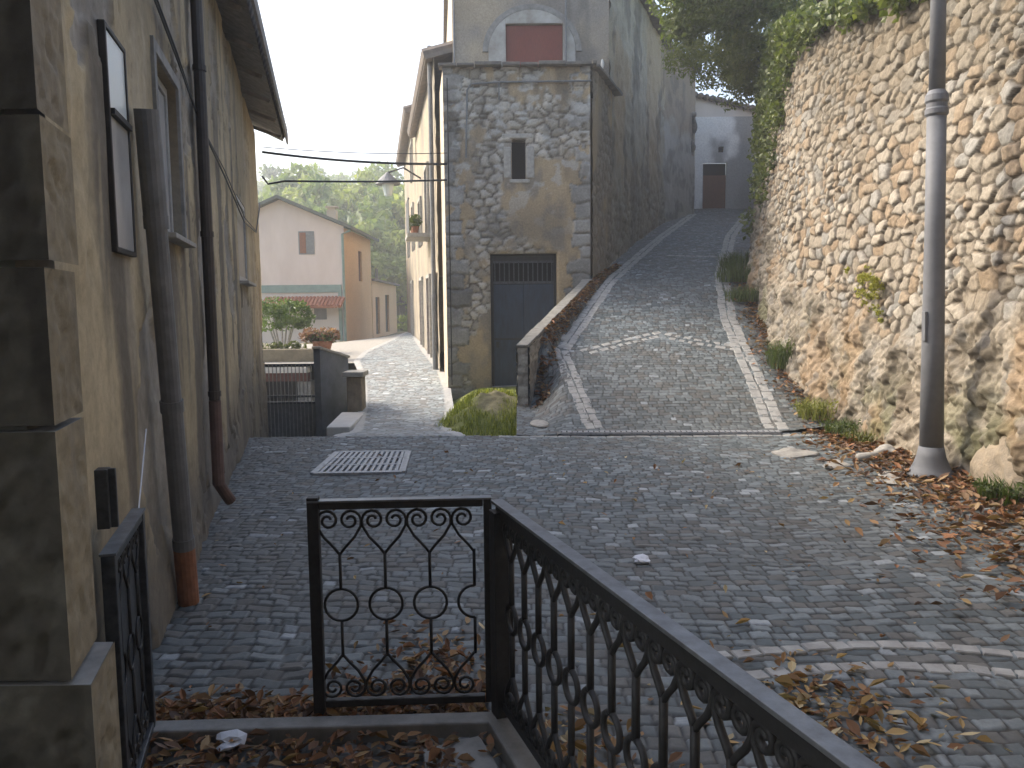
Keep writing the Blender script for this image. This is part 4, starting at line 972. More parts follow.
mb.bar(P1_(ub-.72, 4.26, .53), P1_(ub+.72, 4.26, .53), .04, .03); mb.build('balcony_rail', M['pipe'], bal)
ud = L1-.35; mb = MB(); mb.tube([P1_(ud, .1, .08), P1_(ud, 7.3, .08)], .05, 10); mb.tube([P1_(ud, .1, .08), P1_(ud, 1.9, .08)], .062, 10); mb.build('drainpipe', M['pipe'], r1)
mb = MB()
for k in range(3): mb.box((P1_(ub+1.7+k*.15, 0, .6)-Vector((.25, .35, 0))).to_tuple()[:2]+(-.2,), (P1_(ub+1.7+k*.15, 0, .6)+Vector((.15, .35, 0))).to_tuple()[:2]+(.22-k*.0,)) if k == 0 else None
mb.build('doorstep', M['limestone'], r1, bevel=.02)
# pots on the balcony
def leaves(cl, n, size, c1, c2, seed, flat=.0, mat='leaf', aspect=.6, droop=0):
    """n small leaf faces spread round the clump centres cl = [(centre, (rx, ry, rz)), ...]"""
    rg = np.random.default_rng(seed); cen = np.array([c[0] for c in cl], float); rad = np.array([c[1] for c in cl], float)
    k = rg.integers(0, len(cl), n); d = rg.normal(size=(n, 3)); d /= np.linalg.norm(d, axis=1)[:, None]; r_ = rg.random(n)**(.45)
    p = cen[k]+d*r_[:, None]*rad[k]
    a = rg.normal(size=(n, 3)); a[:, 2] -= droop; a /= np.linalg.norm(a, axis=1)[:, None]
    nb = rg.normal(size=(n, 3)); nb[:, 2] += flat*2; b_ = np.cross(nb, a); b_ /= np.linalg.norm(b_, axis=1)[:, None]+1e-9
    s_ = size*(.6+.8*rg.random(n))[:, None]; up_ = np.cross(a, b_)
    v0 = p-a*s_*.5; v1 = p+b_*s_*aspect*.5+up_*s_*.10; v2 = p+a*s_*.5; v3 = p-b_*s_*aspect*.5+up_*s_*.10
    V = np.stack([v0, v1, v2, v3], 1).reshape(-1, 3); F = np.arange(4*n).reshape(-1, 4)
    tcl = rg.random(len(cl))[k]; t = np.clip(.5*tcl+.5*rg.random(n), 0, 1); c = np.asarray(c1)*(1-t[:, None])+np.asarray(c2)*t[:, None]
    return V, F, np.repeat(c, 4, 0)
def clumps(c, r, n, rs, seed):
    rg = random.Random(seed); out = []
    for _ in range(n):
        while True:
            q = [rg.uniform(-1, 1) for _ in range(3)]
            l = math.sqrt(sum(v*v for v in q))
            if .25 < l < 1: break
        k = rs*rg.uniform(.6, 1.25)
        out.append(((c[0]+q[0]*r[0], c[1]+q[1]*r[1], c[2]+q[2]*r[2]), (k, k, k*.75)))
    return out
for k, (du_, lab) in enumerate(((-.35, 'small potted plant on the left end of the cream house balcony'), (.25, 'larger potted plant on the right of the cream house balcony'))):
    p = P1_(ub+du_, 3.43, .36); t = thing('flower_pot', lab, 'potted plant', p, 'pots on the balcony')
    mb = MB(); mb.lathe(p, [(.07, 0), (.1, .2), (.11, .2)], 12); mb.build('pot', M['terracotta'], t)
    V, F, c = leaves([(p+z_*.33, (.18, .18, .18))], 160, .09, (.04, .07, .02), (.12, .15, .04), 70+k); np_mesh('foliage', V, F, M['leaf'], t, c)
# wall lantern
wl_ = at(409, 196, 25); wt_ = P2_(L2-.3, wl_.z, .0)
lt = thing('wall_lantern', 'old street lantern on a wall bracket above the lane', 'street lamp', (wt_.x, wt_.y, wt_.z))
c_ = P1_(2.5, 5.0, .95)
mb = MB(); mb.tube([P1_(2.5, 5.3, 0), P1_(2.5, 5.6, .5), P1_(2.5, 5.45, .95)], .025, 6); mb.build('bracket', M['iron'], lt)
mb = MB(); mb.lathe(c_+z_*.12, [(.36, 0), (.34, .06), (.10, .28), (.04, .34)], 14); mb.build('shade', M['pipe'], lt)
mb = MB(); mb.lathe(c_-z_*.2, [(.10, 0), (.17, .3), (.17, .32)], 10); mb.build('globe', M['frost'], lt)

# ------------------------------------------------------------------ lane side: garage, walls, gate
garden = []
x = np.linspace(-16, -4.75, 40); y = np.linspace(19.9, 47, 40); X, Y = np.meshgrid(x, y, indexing='ij')
np_mesh('garden_ground', np.stack([X, Y, .30+.15*fbm(X*.5, Y*.5, 7)-.25*sstep(28, 33, Y)], -1).reshape(-1, 3), grid_faces(40, 40), M['grass_ground'], kind='structure', smooth=True)
# verge between garden and lane
ys2 = np.linspace(19.4, 48, 60); xa = np.interp(ys2, L[:, 0], L[:, 1])+.1; S, I = np.meshgrid(np.linspace(0, 1, 12), np.arange(60), indexing='ij'); I = I.astype(int)
Vv = np.stack([xa[I]-S*(xa[I]+7.2)*1.0*(xa[I] > -7), ys2[I], lane_z(ys2[I])-.02-.35*S*sstep(24, 34, ys2[I])], -1).reshape(-1, 3)
np_mesh('verge', Vv, grid_faces(*S.shape), M['limestone'], kind='structure', smooth=True)
np_mesh('sidewalk', np.array([(a, b_, z) for b_ in np.linspace(16, 48, 40) for a, z in ((np.interp(b_, L[:, 0], L[:, 2])-.05, lane_z(b_)-.03), (np.interp(b_, L[:, 0], L[:, 2])+2.2, lane_z(b_)+.05))]),
        np.array([(2*i, 2*i+1, 2*i+3, 2*i+2) for i in range(39)]), M['concrete'], kind='structure')
# yard floor
mb = MB(); mb.prism([(-9, 13.6, -.88), (-2.6, 13.6, -.88), (-4.6, 20, -.88), (-9, 20, -.88)], (0, 0, .05)); mb.build('yard_floor', M['concrete'], kind='structure')
gf = thing('garage_front', 'low garage front with dark opening below the garden terrace', 'garage', (-6, 19.9, -.8))
mb = MB(); mb.box((-12, 19.75, .25), (-4.85, 20.05, .62)); mb.build('terrace_wall', plain('brown_garden_wall', (.26, .22, .15), .9, 0, .3, 4, .5), gf, bevel=.02)
mb = MB(); mb.box((-12, 19.35, .06), (-4.95, 19.74, .19)); mb.build('ledge', M['white'], gf, bevel=.01)
mb = MB(); mb.box((-12, 19.55, -.16), (-5.0, 19.78, .055)); mb.build('lintel', plain('red_brown_beam', (.16, .07, .055), .8), gf)
mb = MB(); mb.box((-12, 19.95, -.9), (-4.9, 20.04, .24)); mb.build('opening', M['dark'], gf)
mb = MB(); mb.box((-5.25, 19.5, -.9), (-4.9, 19.94, -.165)); mb.box((-8.6, 19.5, -.9), (-8.3, 19.94, -.165)); mb.build('pier', M['concrete'], gf)
mg = thing('metal_gate', 'dark metal gate with vertical bars below the lane at the house corner', 'gate', (-4, 14.5, -.85))
gx0, gx1, gy = at(266, 400, 14.6).x-.05, at(322, 400, 14.6).x, 14.62
mb = MB()
for zz in (-.83, -.10, .02, .60): mb.box((gx0, gy-.018, zz-.02), (gx1, gy+.018, zz+.02))
for xx in (gx0, gx1-.04): mb.box((xx, gy-.022, -.86), (xx+.04, gy+.022, .66))
mb.build('frame', M['iron_worn'], mg)
mb = MB(); n_b = 15
for k in range(n_b): xx = gx0+.05+(gx1-gx0-.1)*k/(n_b-1); mb.tube([(xx, gy-.014, -.82), (xx, gy-.014, .60)], .011, 6)
mb.build('bars', M['frame_grey'], mg)
mb = MB(); mb.box((gx0+.03, gy-.006, -.81), (gx1-.03, gy+.006, -.12)); mb.build('sheet_panel', M['pipe'], mg)
# wall between yard and lane
lw = thing('roadside_wall', 'grey rendered wall with pale coping between the yard and the lane', 'wall', (-3.6, 16.5, -.8))
WA, WB = Vector((-3.36, 14.0, 0)), Vector((-3.02, 14.75, 0)); wd_ = (WB-WA).normalized(); wn_ = Vector((wd_.y, -wd_.x, 0))
mb = MB(); mb.prism([WA+z_*-.9, WB+z_*-.9, WB+z_*.70, WA+z_*.92], -wn_*.14); mb.build('wall', plain('grey_render', (.17, .175, .185), .9, 0, .25, 4, .4), lw)
mb = MB(); mb.bar(WA+z_*.945-wn_*.06-wd_*.03, WB+z_*.725-wn_*.06+wd_*.02, .19, .045); mb.build('coping', M['limestone'], lw, bevel=.01)
sp = thing('stone_pier', 'short weathered stone pier with flat cap at the lane edge', 'pier', (-2.75, 14.0, -.3))
mb = MB(); mb.box((-2.86, 13.75, -.35), (-2.60, 14.15, .44)); mb.build('shaft', plain('brown_stone', (.22, .18, .13), .9, 0, .35, 6, .7, bd=.02), sp, bevel=.02)
mb = MB(); mb.box((-2.92, 13.70, .443), (-2.55, 14.2, .53)); mb.build('cap', M['limestone'], sp, bevel=.015)
mb = MB(); q = [(-2.82, 12.0, -.32), (-2.46, 12.0, -.32), (-2.52, 13.70, -.32), (-2.95, 13.70, -.32)]; mb.prism([Vector(p) for p in q], (0, 0, .16))
mb.build('stone_kerb', M['white'], kind='structure', bevel=.02)

# flower pot with red flowers on the terrace corner
p = Vector((-4.80, 20.3, .55)); t = thing('flower_planter', 'clay planter of reddish flowers on the garden wall corner', 'planter', p)
mb = MB(); mb.lathe(p, [(.2, 0), (.26, .2), (.28, .2), (.28, .24)], 14); mb.build('pot', M['terracotta'], t)
V, F, c = leaves([(p+Vector((.1, 0, .40)), (.38, .3, .2)), (p+Vector((-.3, 0, .38)), (.3, .25, .2))], 420, .11, (.24, .11, .08), (.38, .24, .17), 81); np_mesh('flowers', V, F, M['leaf'], t, c)
V, F, c = leaves([(p+Vector((0, 0, .33)), (.45, .3, .18))], 250, .11, (.06, .09, .03), (.12, .15, .05), 82); np_mesh('foliage', V, F, M['leaf'], t, c)

# ------------------------------------------------------------------ pink house
ph = thing('pink_house', 'two storey pink gabled house with apricot side beyond the garden', 'house', (-9, 35, .0))
x0, x1, ya, yb, yc, ze = -11.6, -6.58, 32.0, 38.0, 46.0, 4.80; xr, zr = -9.07, 5.86
mb = MB(); mb.add([(x0, ya, 2.30), (x1, ya, 2.30), (x1, ya, ze), (xr, ya, zr), (x0, ya, ze)], [(0, 1, 2, 3, 4)]); mb.build('gable_wall', M['pink'], ph)
mb = MB(); mb.add([(x0, ya, -.4), (x1, ya, -.4), (x1, ya, 2.30), (x0, ya, 2.30)], [(0, 1, 2, 3)]); mb.build('ground_floor_wall', M['whitewash'], ph)
mb = MB(); mb.box((x0, ya-.06, 2.22), (x1-.15, ya-.003, 2.52)); mb.box((x1-.28, ya-.061, -.2), (x1-.15, ya-.004, 2.218)); mb.build('green_band', M['green_paint'], ph)
sd, PS, sdd, sdn = panel('side_wall', M['plaster'], ph, (x1, ya), (x1, yc), -.6, 4.80, [(1.9, 2.6, 2.6, 3.95, .15), (1.2, 1.9, 0.0, 2.0, .15)], .12, lambda U, Z: .02*(fbm(U, Z, 331)-.5),
    lambda U, Z, D: mixc((.58, .37, .21), (.66, .45, .27), fbm(U*.8, Z*.8, 332))) if False else panel('side_wall', M['plaster'], ph, (x1, ya), (x1, yb), -.6, 4.75, [(2.9, 3.7, 2.75, 4.05, .15)], .12,
    lambda U, Z: .02*(fbm(U, Z, 331)-.5), lambda U, Z, D: mixc((.58, .37, .21), (.66, .45, .27), fbm(U*.8, Z*.8, 332)))
mb = MB(); mb.obox(PS(3.3, 3.4, -.1), (.4, .02, .65), sdd, sdn, z_); mb.build('shutter', M['door_brown'], ph)
panel('annex_wall', M['plaster'], ph, (x1+.02, yb), (x1+.02, yc), -.6, 2.85, [(.9, 2.1, .25, 2.1, .2), (3.9, 5.2, .3, 2.25, .2)], .12, None, lambda U, Z, D: mixc((.60, .38, .22), (.68, .46, .29), fbm(U*.8, Z*.8, 333)))
for a, b_, z0, z1 in ((.9, 2.1, .25, 2.1), (3.9, 5.2, .3, 2.25)):
    mb = MB(); mb.box((x1-.10, yb+a, z0), (x1-.08, yb+b_, z1)); mb.build('door', M['wood'], ph)
mb = MB(); mb.prism([(x1-.3, yb-.0, 2.86), (x1+.2, yb, 2.86), (x1+.2, yc+.15, 2.80), (x1-.3, yc+.15, 2.80)], (0, 0, .1)); mb.prism([(x0, yb, 2.87), (x1-.3, yb, 2.87), (x1-.3, yc, 2.87), (x0, yc, 2.87)], (0, 0, .05)); mb.build('annex_roof', M['tile'], ph)
mb = MB(); mb.add([(x1, yc, -.6), (x1, yc, 2.85), (x0, yc, 2.85), (x0, yc, -.6)], [(0, 1, 2, 3)]); mb.add([(x1, yb, 2.8), (x1, yb, ze), (xr, yb, zr), (x0, yb, ze), (x0, yb, 2.8)], [(0, 1, 2, 3, 4)]); mb.add([(x0, ya, -.4), (x0, ya, ze), (x0, yb, ze), (x0, yb, -.4)], [(0, 1, 2, 3)]); mb.build('rear_wall', M['pink'], ph)
mb = MB(); slope = (zr-ze)/(x1-xr)
for s_ in (1, -1):
    xe = xr+s_*(x1-xr+.38); zz = zr-slope*(x1-xr+.38)
    mb.prism([(xr, ya-.35, zr+.02), (xe, ya-.35, zz+.02), (xe, yb+.3, zz+.02), (xr, yb+.3, zr+.02)], (0, 0, .13))
rf_ = mb.build('roof', plain('dull_green_roof_edge', (.13, .14, .12), .9, 0, .2, 3, .3), ph)
mb = MB(); cx_ = -7.62; mb.box((cx_-.2, 34.6, 5.0), (cx_+.2, 35.0, 5.75)); mb.box((cx_-.24, 34.56, 5.85), (cx_+.24, 35.04, 5.92)); mb.box((cx_-.14, 34.65, 5.75), (cx_+.14, 34.95, 5.85)); mb.build('chimney', M['cream'], rf_)
mb = MB(); mb.box((-8.37, ya-.02, 3.72), (-7.75, ya-.003, 4.62)); pwn = mb.build('window', M['frame_grey'], ph)
mb = MB(); mb.box((-8.32, ya-.035, 3.77), (-8.08, ya-.022, 4.57)); mb.build('shutter', M['terracotta'], pwn)
mb = MB(); mb.box((-7.85, ya-.02, 1.15), (-7.35, ya-.003, 1.75)); mb.build('window', M['pane_grey'], ph)
mb = MB()
for k in range(22): xx = x0+1.9+k*.145; mb.tube([(xx, ya-.85, 1.66), (xx, ya-.01, 2.02)], .075, 6)
mb.prism([(x0+1.8, ya-.8, 1.60), (x0+5.0-.28, ya-.8, 1.60), (x0+5.0-.28, ya-.02, 1.95), (x0+1.8, ya-.02, 1.95)], (0, 0, .05)); mb.build('porch_roof', plain('clay_tiles', (.36, .15, .09), .85, 0, .2, 5, .2), ph)
mb = MB(); mb.tube([(x1-.04, ya-.07, -.3), (x1-.04, ya-.07, 4.5), (x1+.3, ya-.2, 4.62)], .05, 8); mb.build('drainpipe', M['green_paint'], ph)
# ------------------------------------------------------------------ cables
def cable(pts, r, lab, sag=0, grp='overhead cables across the lane'):
    a, b_ = Vector(pts[0]), Vector(pts[-1])
    if len(pts) == 2: pts = [a.lerp(b_, k/16)-z_*sag*4*(k/16)*(1-k/16) for k in range(17)]
    mb = MB(); mb.tube(pts, r, 6); o = mb.build('overhead_cable', M['cable'], base=a); return tag(o, lab, 'cable', grp)
cable([at(262, 152, 14.4), at(447, 164, 15.9)], .022, 'thick black cable across the lane, upper of the pair', .06)
lo = [at(262, 176, 14.4), at(268, 184, 14.45), at(285, 181, 14.6)]+[at(285, 181, 14.6).lerp(at(447, 180, 15.9), k/8)-z_*.02*math.sin(k/8*math.pi) for k in range(1, 9)]
cable(lo, .02, 'thick black cable with a drooping loop at the house corner', 0)
cable([at(262, 147, 14.4), at(447, 153, 15.9)], .007, 'thin cable above the two thick black ones', .05)
mb = MB(); pts = [PW(lu(Yv), z, .035) for Yv, z in ((3.6, 3.9), (4.4, 3.35), (5.2, 3.25), (6.2, 3.05), (8, 2.95), (10.5, 2.75), (13, 2.85), (14.5, 3.5))]
mb.tube(pts, .009, 5); mb.tube([p+Vector((.0, .02, -.06*math.sin(i))) for i, p in enumerate(pts)], .006, 5)
tag(mb.build('wall_cable', M['cable']), 'thin dark cable pair strung along the ochre plaster wall', 'cable')

# ------------------------------------------------------------------ vegetation
def trunk(parent, b_, h_, r_, lean=(0, 0), limbs=5, seed=0):
    rr = random.Random(seed); b_ = Vector(b_); top = b_+Vector((lean[0], lean[1], h_)); mb = MB()
    pts = [b_.lerp(top, k/5)+Vector((rr.uniform(-1, 1), rr.uniform(-1, 1), 0))*r_*.5*(k > 0) for k in range(6)]
    mb.tube(pts, [r_*(1.25-.16*k) for k in range(6)], 8)
    for k in range(limbs):
        p = pts[2+k % 4]; a = rr.uniform(0, 6.28); e = p+Vector((math.cos(a), math.sin(a), rr.uniform(.5, 1.1)))*h_*rr.uniform(.2, .36)
        mb.tube([p, p.lerp(e, .5)+z_*h_*.04, e], [r_*.5, r_*.33, r_*.12], 6)
    return mb.build('trunk', M['bark'], parent, smooth=True)
# bush in the garden
bp = Vector((-6.45, 22.5, .35)); t = thing('garden_bush', 'round green bush with pale bare stems above the garden wall', 'bush', bp)
mb = MB()
for k in range(7):
    a = k*.9; mb.tube([bp+Vector((.1*math.cos(a), .1*math.sin(a), 0)), bp+Vector((.35*math.cos(a), .35*math.sin(a), .8)), bp+Vector((.6*math.cos(a), .5*math.sin(a), 1.3))], [.03, .022, .01], 6)
mb.build('trunk', M['limestone'], t)
V, F, c = leaves(clumps(bp+Vector((-.1, 0, 1.0)), (.85, .7, .55), 26, .27, 5), 2600, .10, (.055, .10, .02), (.17, .24, .06), 6); np_mesh('crown', V, F, M['leaf'], t, c)
V, F, c = leaves([((-5.4-k*.5, 20.0, .66), (.35, .12, .14)) for k in range(9)], 900, .10, (.07, .09, .03), (.16, .18, .07), 16)
tag(np_mesh('wall_plant', V, F, M['leaf'], None, c, base=(-7, 20, .6)), 'low trailing greenery along the top of the garden wall', 'plant')

# overhanging trees above the alley
def big_tree(lab, b_, h_, r_, cl, n, size, c1, c2, seed, lean=(0, 0), group=None, aspect=.6, droop=0):
    t = thing('tree', lab, 'tree', b_, group); trunk(t, b_, h_, r_, lean, 6, seed)
    V, F, c = leaves(cl, n, size, c1, c2, seed, aspect=aspect, droop=droop); np_mesh('crown', V, F, M['leaf'], t, c); return t
cl = clumps((4.6, 17.2, 6.95), (1.25, 1.3, 1.0), 44, .42, 61)+clumps((5.4, 18.4, 7.9), (1.6, 1.4, 1.1), 30, .5, 62)+clumps((4.75, 16.9, 6.5), (.45, .6, .5), 12, .3, 66)
big_tree('dense dark green tree hanging over the alley from the wall top', (7.0, 18.0, 7.0), 2.6, .16, cl, 22000, .10, (.11, .14, .03), (.27, .29, .07), 63, (-1.2, -.4), 'trees overhanging the alley', .35, .6)
cl = clumps((3.6, 15.6, 7.25), (1.1, .9, .5), 22, .36, 64)+clumps((4.6, 15.2, 7.3), (1.0, .8, .5), 16, .35, 67)
big_tree('light yellow-green branch spray reaching left over the tower flank', (6.3, 15.4, 6.5), 1.9, .10, cl, 6500, .105, (.065, .09, .02), (.19, .23, .06), 65, (-1.4, 0), 'trees overhanging the alley')
cl = clumps((6.9, 12.5, 6.5), (1.5, 3.0, .9), 44, .5, 71)+clumps((5.9, 9.6, 5.7), (.8, 2.0, .42), 26, .36, 72)
big_tree('dark shrubby tree along the top of the stone wall above the lamp', (7.2, 11.5, 5.5), 2.4, .12, cl, 15000, .11, (.05, .07, .022), (.14, .17, .05), 73, (-.5, 0), 'trees overhanging the alley')
# ivy on the wall's turn
cl = []; rg = random.Random(12)
for k in range(150):
    Yv = rg.uniform(12.9, 16.6); zlo = np.interp(Yv, [12.9, 13.8, 14.6, 16.6], [5.2, 4.7, 3.5, 3.0]); z = zlo+(6.9-zlo)*rg.random()**.8
    p, n_v = wall_pt(Yv, z, .10); cl.append((p, (.20, .22, .24)))
for k in range(26):
    Yv = rg.uniform(12.2, 13.6); p, n_v = wall_pt(Yv, rg.uniform(5.5, 6.6), .1); cl.append((p, (.18, .2, .2)))
for k in range(70):
    Yv = rg.uniform(7.2, 12.6); zt_top = float(np.interp(Yv, [-2, 5, 9, 15, 20, 31], [4.5, 4.6, 5.0, 6.4, 7.6, 9.2])); p, n_v = wall_pt(Yv, zt_top-.25*rg.random()**2, .12); cl.append((p+Vector((0, 0, .1)), (.2, .25, .16)))
V, F, c = leaves(cl, 12500, .085, (.05, .075, .018), (.20, .23, .065), 13, aspect=.8, droop=.5)
iv = tag(np_mesh('ivy', V, F, M['leaf'], None, c, base=(4.9, 15, 3)), 'hanging green ivy covering the turn of the stone wall', 'climbing plant')
# weeds at the wall foot: individual plants
def blade_plant(name, lab, p, n, h_, spread, c1, c2, seed, w_=.012, leafy=False, grp=None, cat='weed'):
    rg = np.random.default_rng(seed); Vs = []; Fs = []; Cs = []
    for k in range(n):
        a = rg.uniform(0, 6.28); r_ = spread*rg.random()**.7; bx, by = p[0]+r_*math.cos(a)*.8, p[1]+r_*math.sin(a)
        hh = h_*rg.uniform(.5, 1.15); la = rg.uniform(0, 6.28); ln = hh*rg.uniform(.15, .7); ww = w_*rg.uniform(.7, 1.4); t_ = rg.random(); c = np.asarray(c1)*(1-t_)+np.asarray(c2)*t_
        dx, dy = math.cos(la), math.sin(la); i0 = len(Vs)
        for f, wf_ in ((0, 1), (.55, .9), (1, .12)):
            ox = ln*f*f; px, py, pz = bx+dx*ox, by+dy*ox, p[2]+hh*f*(1-.25*f)
            Vs += [(px-dy*ww*wf_, py+dx*ww*wf_, pz), (px+dy*ww*wf_, py-dx*ww*wf_, pz)]; Cs += [c, c]
        Fs += [(i0, i0+1, i0+3, i0+2), (i0+2, i0+3, i0+5, i0+4)]
    Vs = np.array(Vs); Fs = np.array(Fs); Cs = np.array(Cs)
    if leafy:
        V2, F2, c2_ = leaves([((p[0]+spread*.75*math.cos(q*2.4), p[1]+spread*math.sin(q*2.4), p[2]+h_*(.12+.75*((q*.37) % 1))), (spread*.28, spread*.3, h_*.22)) for q in range(9)], n, w_*6.5, c1, c2, seed+1); Fs = np.vstack([Fs, F2+len(Vs)]); Vs = np.vstack([Vs, V2]); Cs = np.vstack([Cs, c2_])
    return tag(np_mesh(name, Vs, Fs, M['leaf'], None, Cs, base=p), lab, cat, grp)
G1, G2, Y1, Y2 = (.05, .075, .02), (.13, .17, .045), (.17, .19, .05), (.30, .29, .08)
def wf(Yv, dx=-.12): xx = float(wallx(Yv))+dx; return (xx, Yv, az(xx, Yv) if Yv > 9.95 else sz(xx, Yv))
for (Yv, dx, n, hh, spd, c1, c2, lab, lf) in [
    (17.2, -.42, 420, .42, .45, G1, G2, 'tall dark green grass tuft on the upper alley edge', 0), (15.9, -.40, 420, .45, .5, G1, G2, 'dark green grass patch on the alley edge just below the tuft', 0),
    (14.8, -.34, 300, .34, .4, G1, G2, 'lowest dark grass patch of the upper strip beside the wall', 0), (12.0, -.18, 300, .48, .26, G1, G2, 'upright leafy green weed at the wall foot beside the chevron', 1),
    (10.35, -.20, 380, .30, .34, Y1, Y2, 'yellow-green weed clump at the wall foot near the drain channel', 1), (9.6, -.16, 260, .28, .30, G1, G2, 'green weed clump between yellow clump and lamp post', 1),
    (9.0, -.16, 200, .20, .28, (.09, .09, .03), Y1, 'short dull weed left of the lamp post foot', 1), (6.15, -.2, 260, .22, .22, G1, G2, 'leafy green weed at the right edge below the boulder', 1)]:
    blade_plant('weed', lab, wf(Yv, dx), n, hh*1.15, spd, c1, c2, int(Yv*100), .006, lf, 'weeds along the stone wall')
cl = []; rq = random.Random(8)
for k in range(26):
    a_ = rq.gauss(0, .2); p, n_v = wall_pt(9.4+a_, 1.95-.45*rq.random()**2+.25*a_, .06+.08*rq.random()); r_ = rq.uniform(.03, .085); cl.append((p, (r_, r_*1.3, r_)))
p, n_v = wall_pt(9.4, 1.9, .06); V, F, c = leaves(cl, 620, .045, (.17, .18, .03), (.40, .37, .07), 91)
tag(np_mesh('wall_plant', V, F, M['leaf'], None, c, base=p), 'yellow-green plant growing out of the stone wall face', 'plant')
p, n_v = wall_pt(6.75, 1.62, .05)
# grass on the bank
Vs = []; 
rg = np.random.default_rng(3); nG = 9000
gx_ = rg.uniform(-1.35, .12, nG); gy_ = rg.uniform(10.9, 15.4, nG); keep = (vnoise(gx_*2.5, gy_*2.5, 4) > .36) | (gy_ < 11.8); keep &= (((gx_+.28)/.36)**2+((gy_-12.7)/.6)**2 > 1) | (rg.random(nG) < .25); gx_, gy_ = gx_[keep], gy_[keep]; nG = len(gx_)
gz_ = np.array([bank_z(a, b_) for a, b_ in zip(gx_, gy_)]); la = rg.uniform(0, 6.28, nG); hh = rg.uniform(.025, .085, nG); ww = .008
dx, dy = np.cos(la), np.sin(la)
V = np.stack([np.stack([gx_-dy*ww, gy_+dx*ww, gz_-.02], -1), np.stack([gx_+dy*ww, gy_-dx*ww, gz_-.02], -1), np.stack([gx_+dy*ww*.3+dx*hh*.5, gy_-dx*ww*.3+dy*hh*.5, gz_+hh], -1), np.stack([gx_-dy*ww*.3+dx*hh*.5, gy_+dx*ww*.3+dy*hh*.5, gz_+hh], -1)], 1).reshape(-1, 3)
tt = rg.random(nG)[:, None]; c = np.repeat(np.array((.10, .13, .025))*(1-tt)+np.array((.36, .37, .08))*tt, 4, 0)
np_mesh('bank_grass', V, np.arange(4*nG).reshape(-1, 4), M['leaf'], None, c, kind='stuff')

# distant trees on the hillside: a few kinds, each tree its own
protos = []
for k, (r_, c1, c2) in enumerate([((2.6, 2.6, 2.4), (.15, .21, .055), (.31, .37, .10)), ((2.2, 2.2, 3.0), (.22, .27, .065), (.44, .47, .13)), ((3.0, 3.0, 2.2), (.12, .18, .065), (.26, .32, .10)), ((1.8, 1.8, 4.2), (.08, .13, .06), (.19, .24, .10))]):  # foliage colours lightened to stand in for distance haze
    V, F, c = leaves(clumps((0, 0, 2.2+r_[2]), r_, 30, .95, 500+k), 2600, .42, c1, c2, 510+k)
    o = np_mesh('crown', V, F, M['leaf'], None, c); tr = MB().tube([(0, 0, -1), (0, 0, 2), (.2, .1, 5)], [.3, .22, .08], 7).build('trunk', M['bark']); C.objects.unlink(o); C.objects.unlink(tr); protos.append((o, tr))
def far_tree(x, y, k, sc, sz_, lab, grp):
    z = ground_z(x, y)-.1; t = thing('tree', lab, 'tree', (x, y, z), grp); t.scale = (sc, sc, sc*sz_); t.rotation_euler.z = random.uniform(0, 6)
    for q in protos[k]:
        o = q.copy(); C.objects.link(o); o.parent = t
    return t
rr = random.Random(77)
for k in range(150):
    yv = rr.uniform(58, 150); xv = rr.uniform(-.36, .02)*yv*1.0
    far_tree(xv, yv, rr.choice([0, 0, 1, 2, 2]), rr.uniform(.9, 1.7), rr.uniform(.9, 1.2), 'leafy green tree among many on the hazy hillside beyond the pink house', 'trees on the hillside')
far_tree(-31.5, 108, 3, 1.45, 1.0, 'tall slender tree rising above the pink house ridge against the sky', None)
for xv, yv, k, sc, lab in [(-6.4, 57, 1, .75, 'bright green rounded tree behind the annex at the lane end'), (-9.5, 56, 1, 1.0, 'light green tree directly behind the pink house chimney'),
                           (-5.2, 52, 0, .45, 'small dark bush-like tree closing the lane end'), (-8.4, 62, 1, .9, 'yellow-green tree between chimney and row house')]:
    far_tree(xv, yv, k, sc, 1, lab, None)
# low bushes at the end of the lane
for k, (xv, yv, sc, lab) in enumerate([(-5.9, 47.5, .9, 'bright green bush at the end of the lane, beside the annex'), (-5.0, 49, 1.1, 'pale green bush at the end of the lane, beside the row house')]):
    V, F, c = leaves(clumps((xv, yv, .7*sc), (.9*sc, .8*sc, .7*sc), 14, .35, 90+k), 1300, .13, (.10, .14, .035), (.24, .28, .08), 92+k)
    tag(np_mesh('bush', V, F, M['leaf'], None, c, base=(xv, yv, 0)), lab, 'bush')

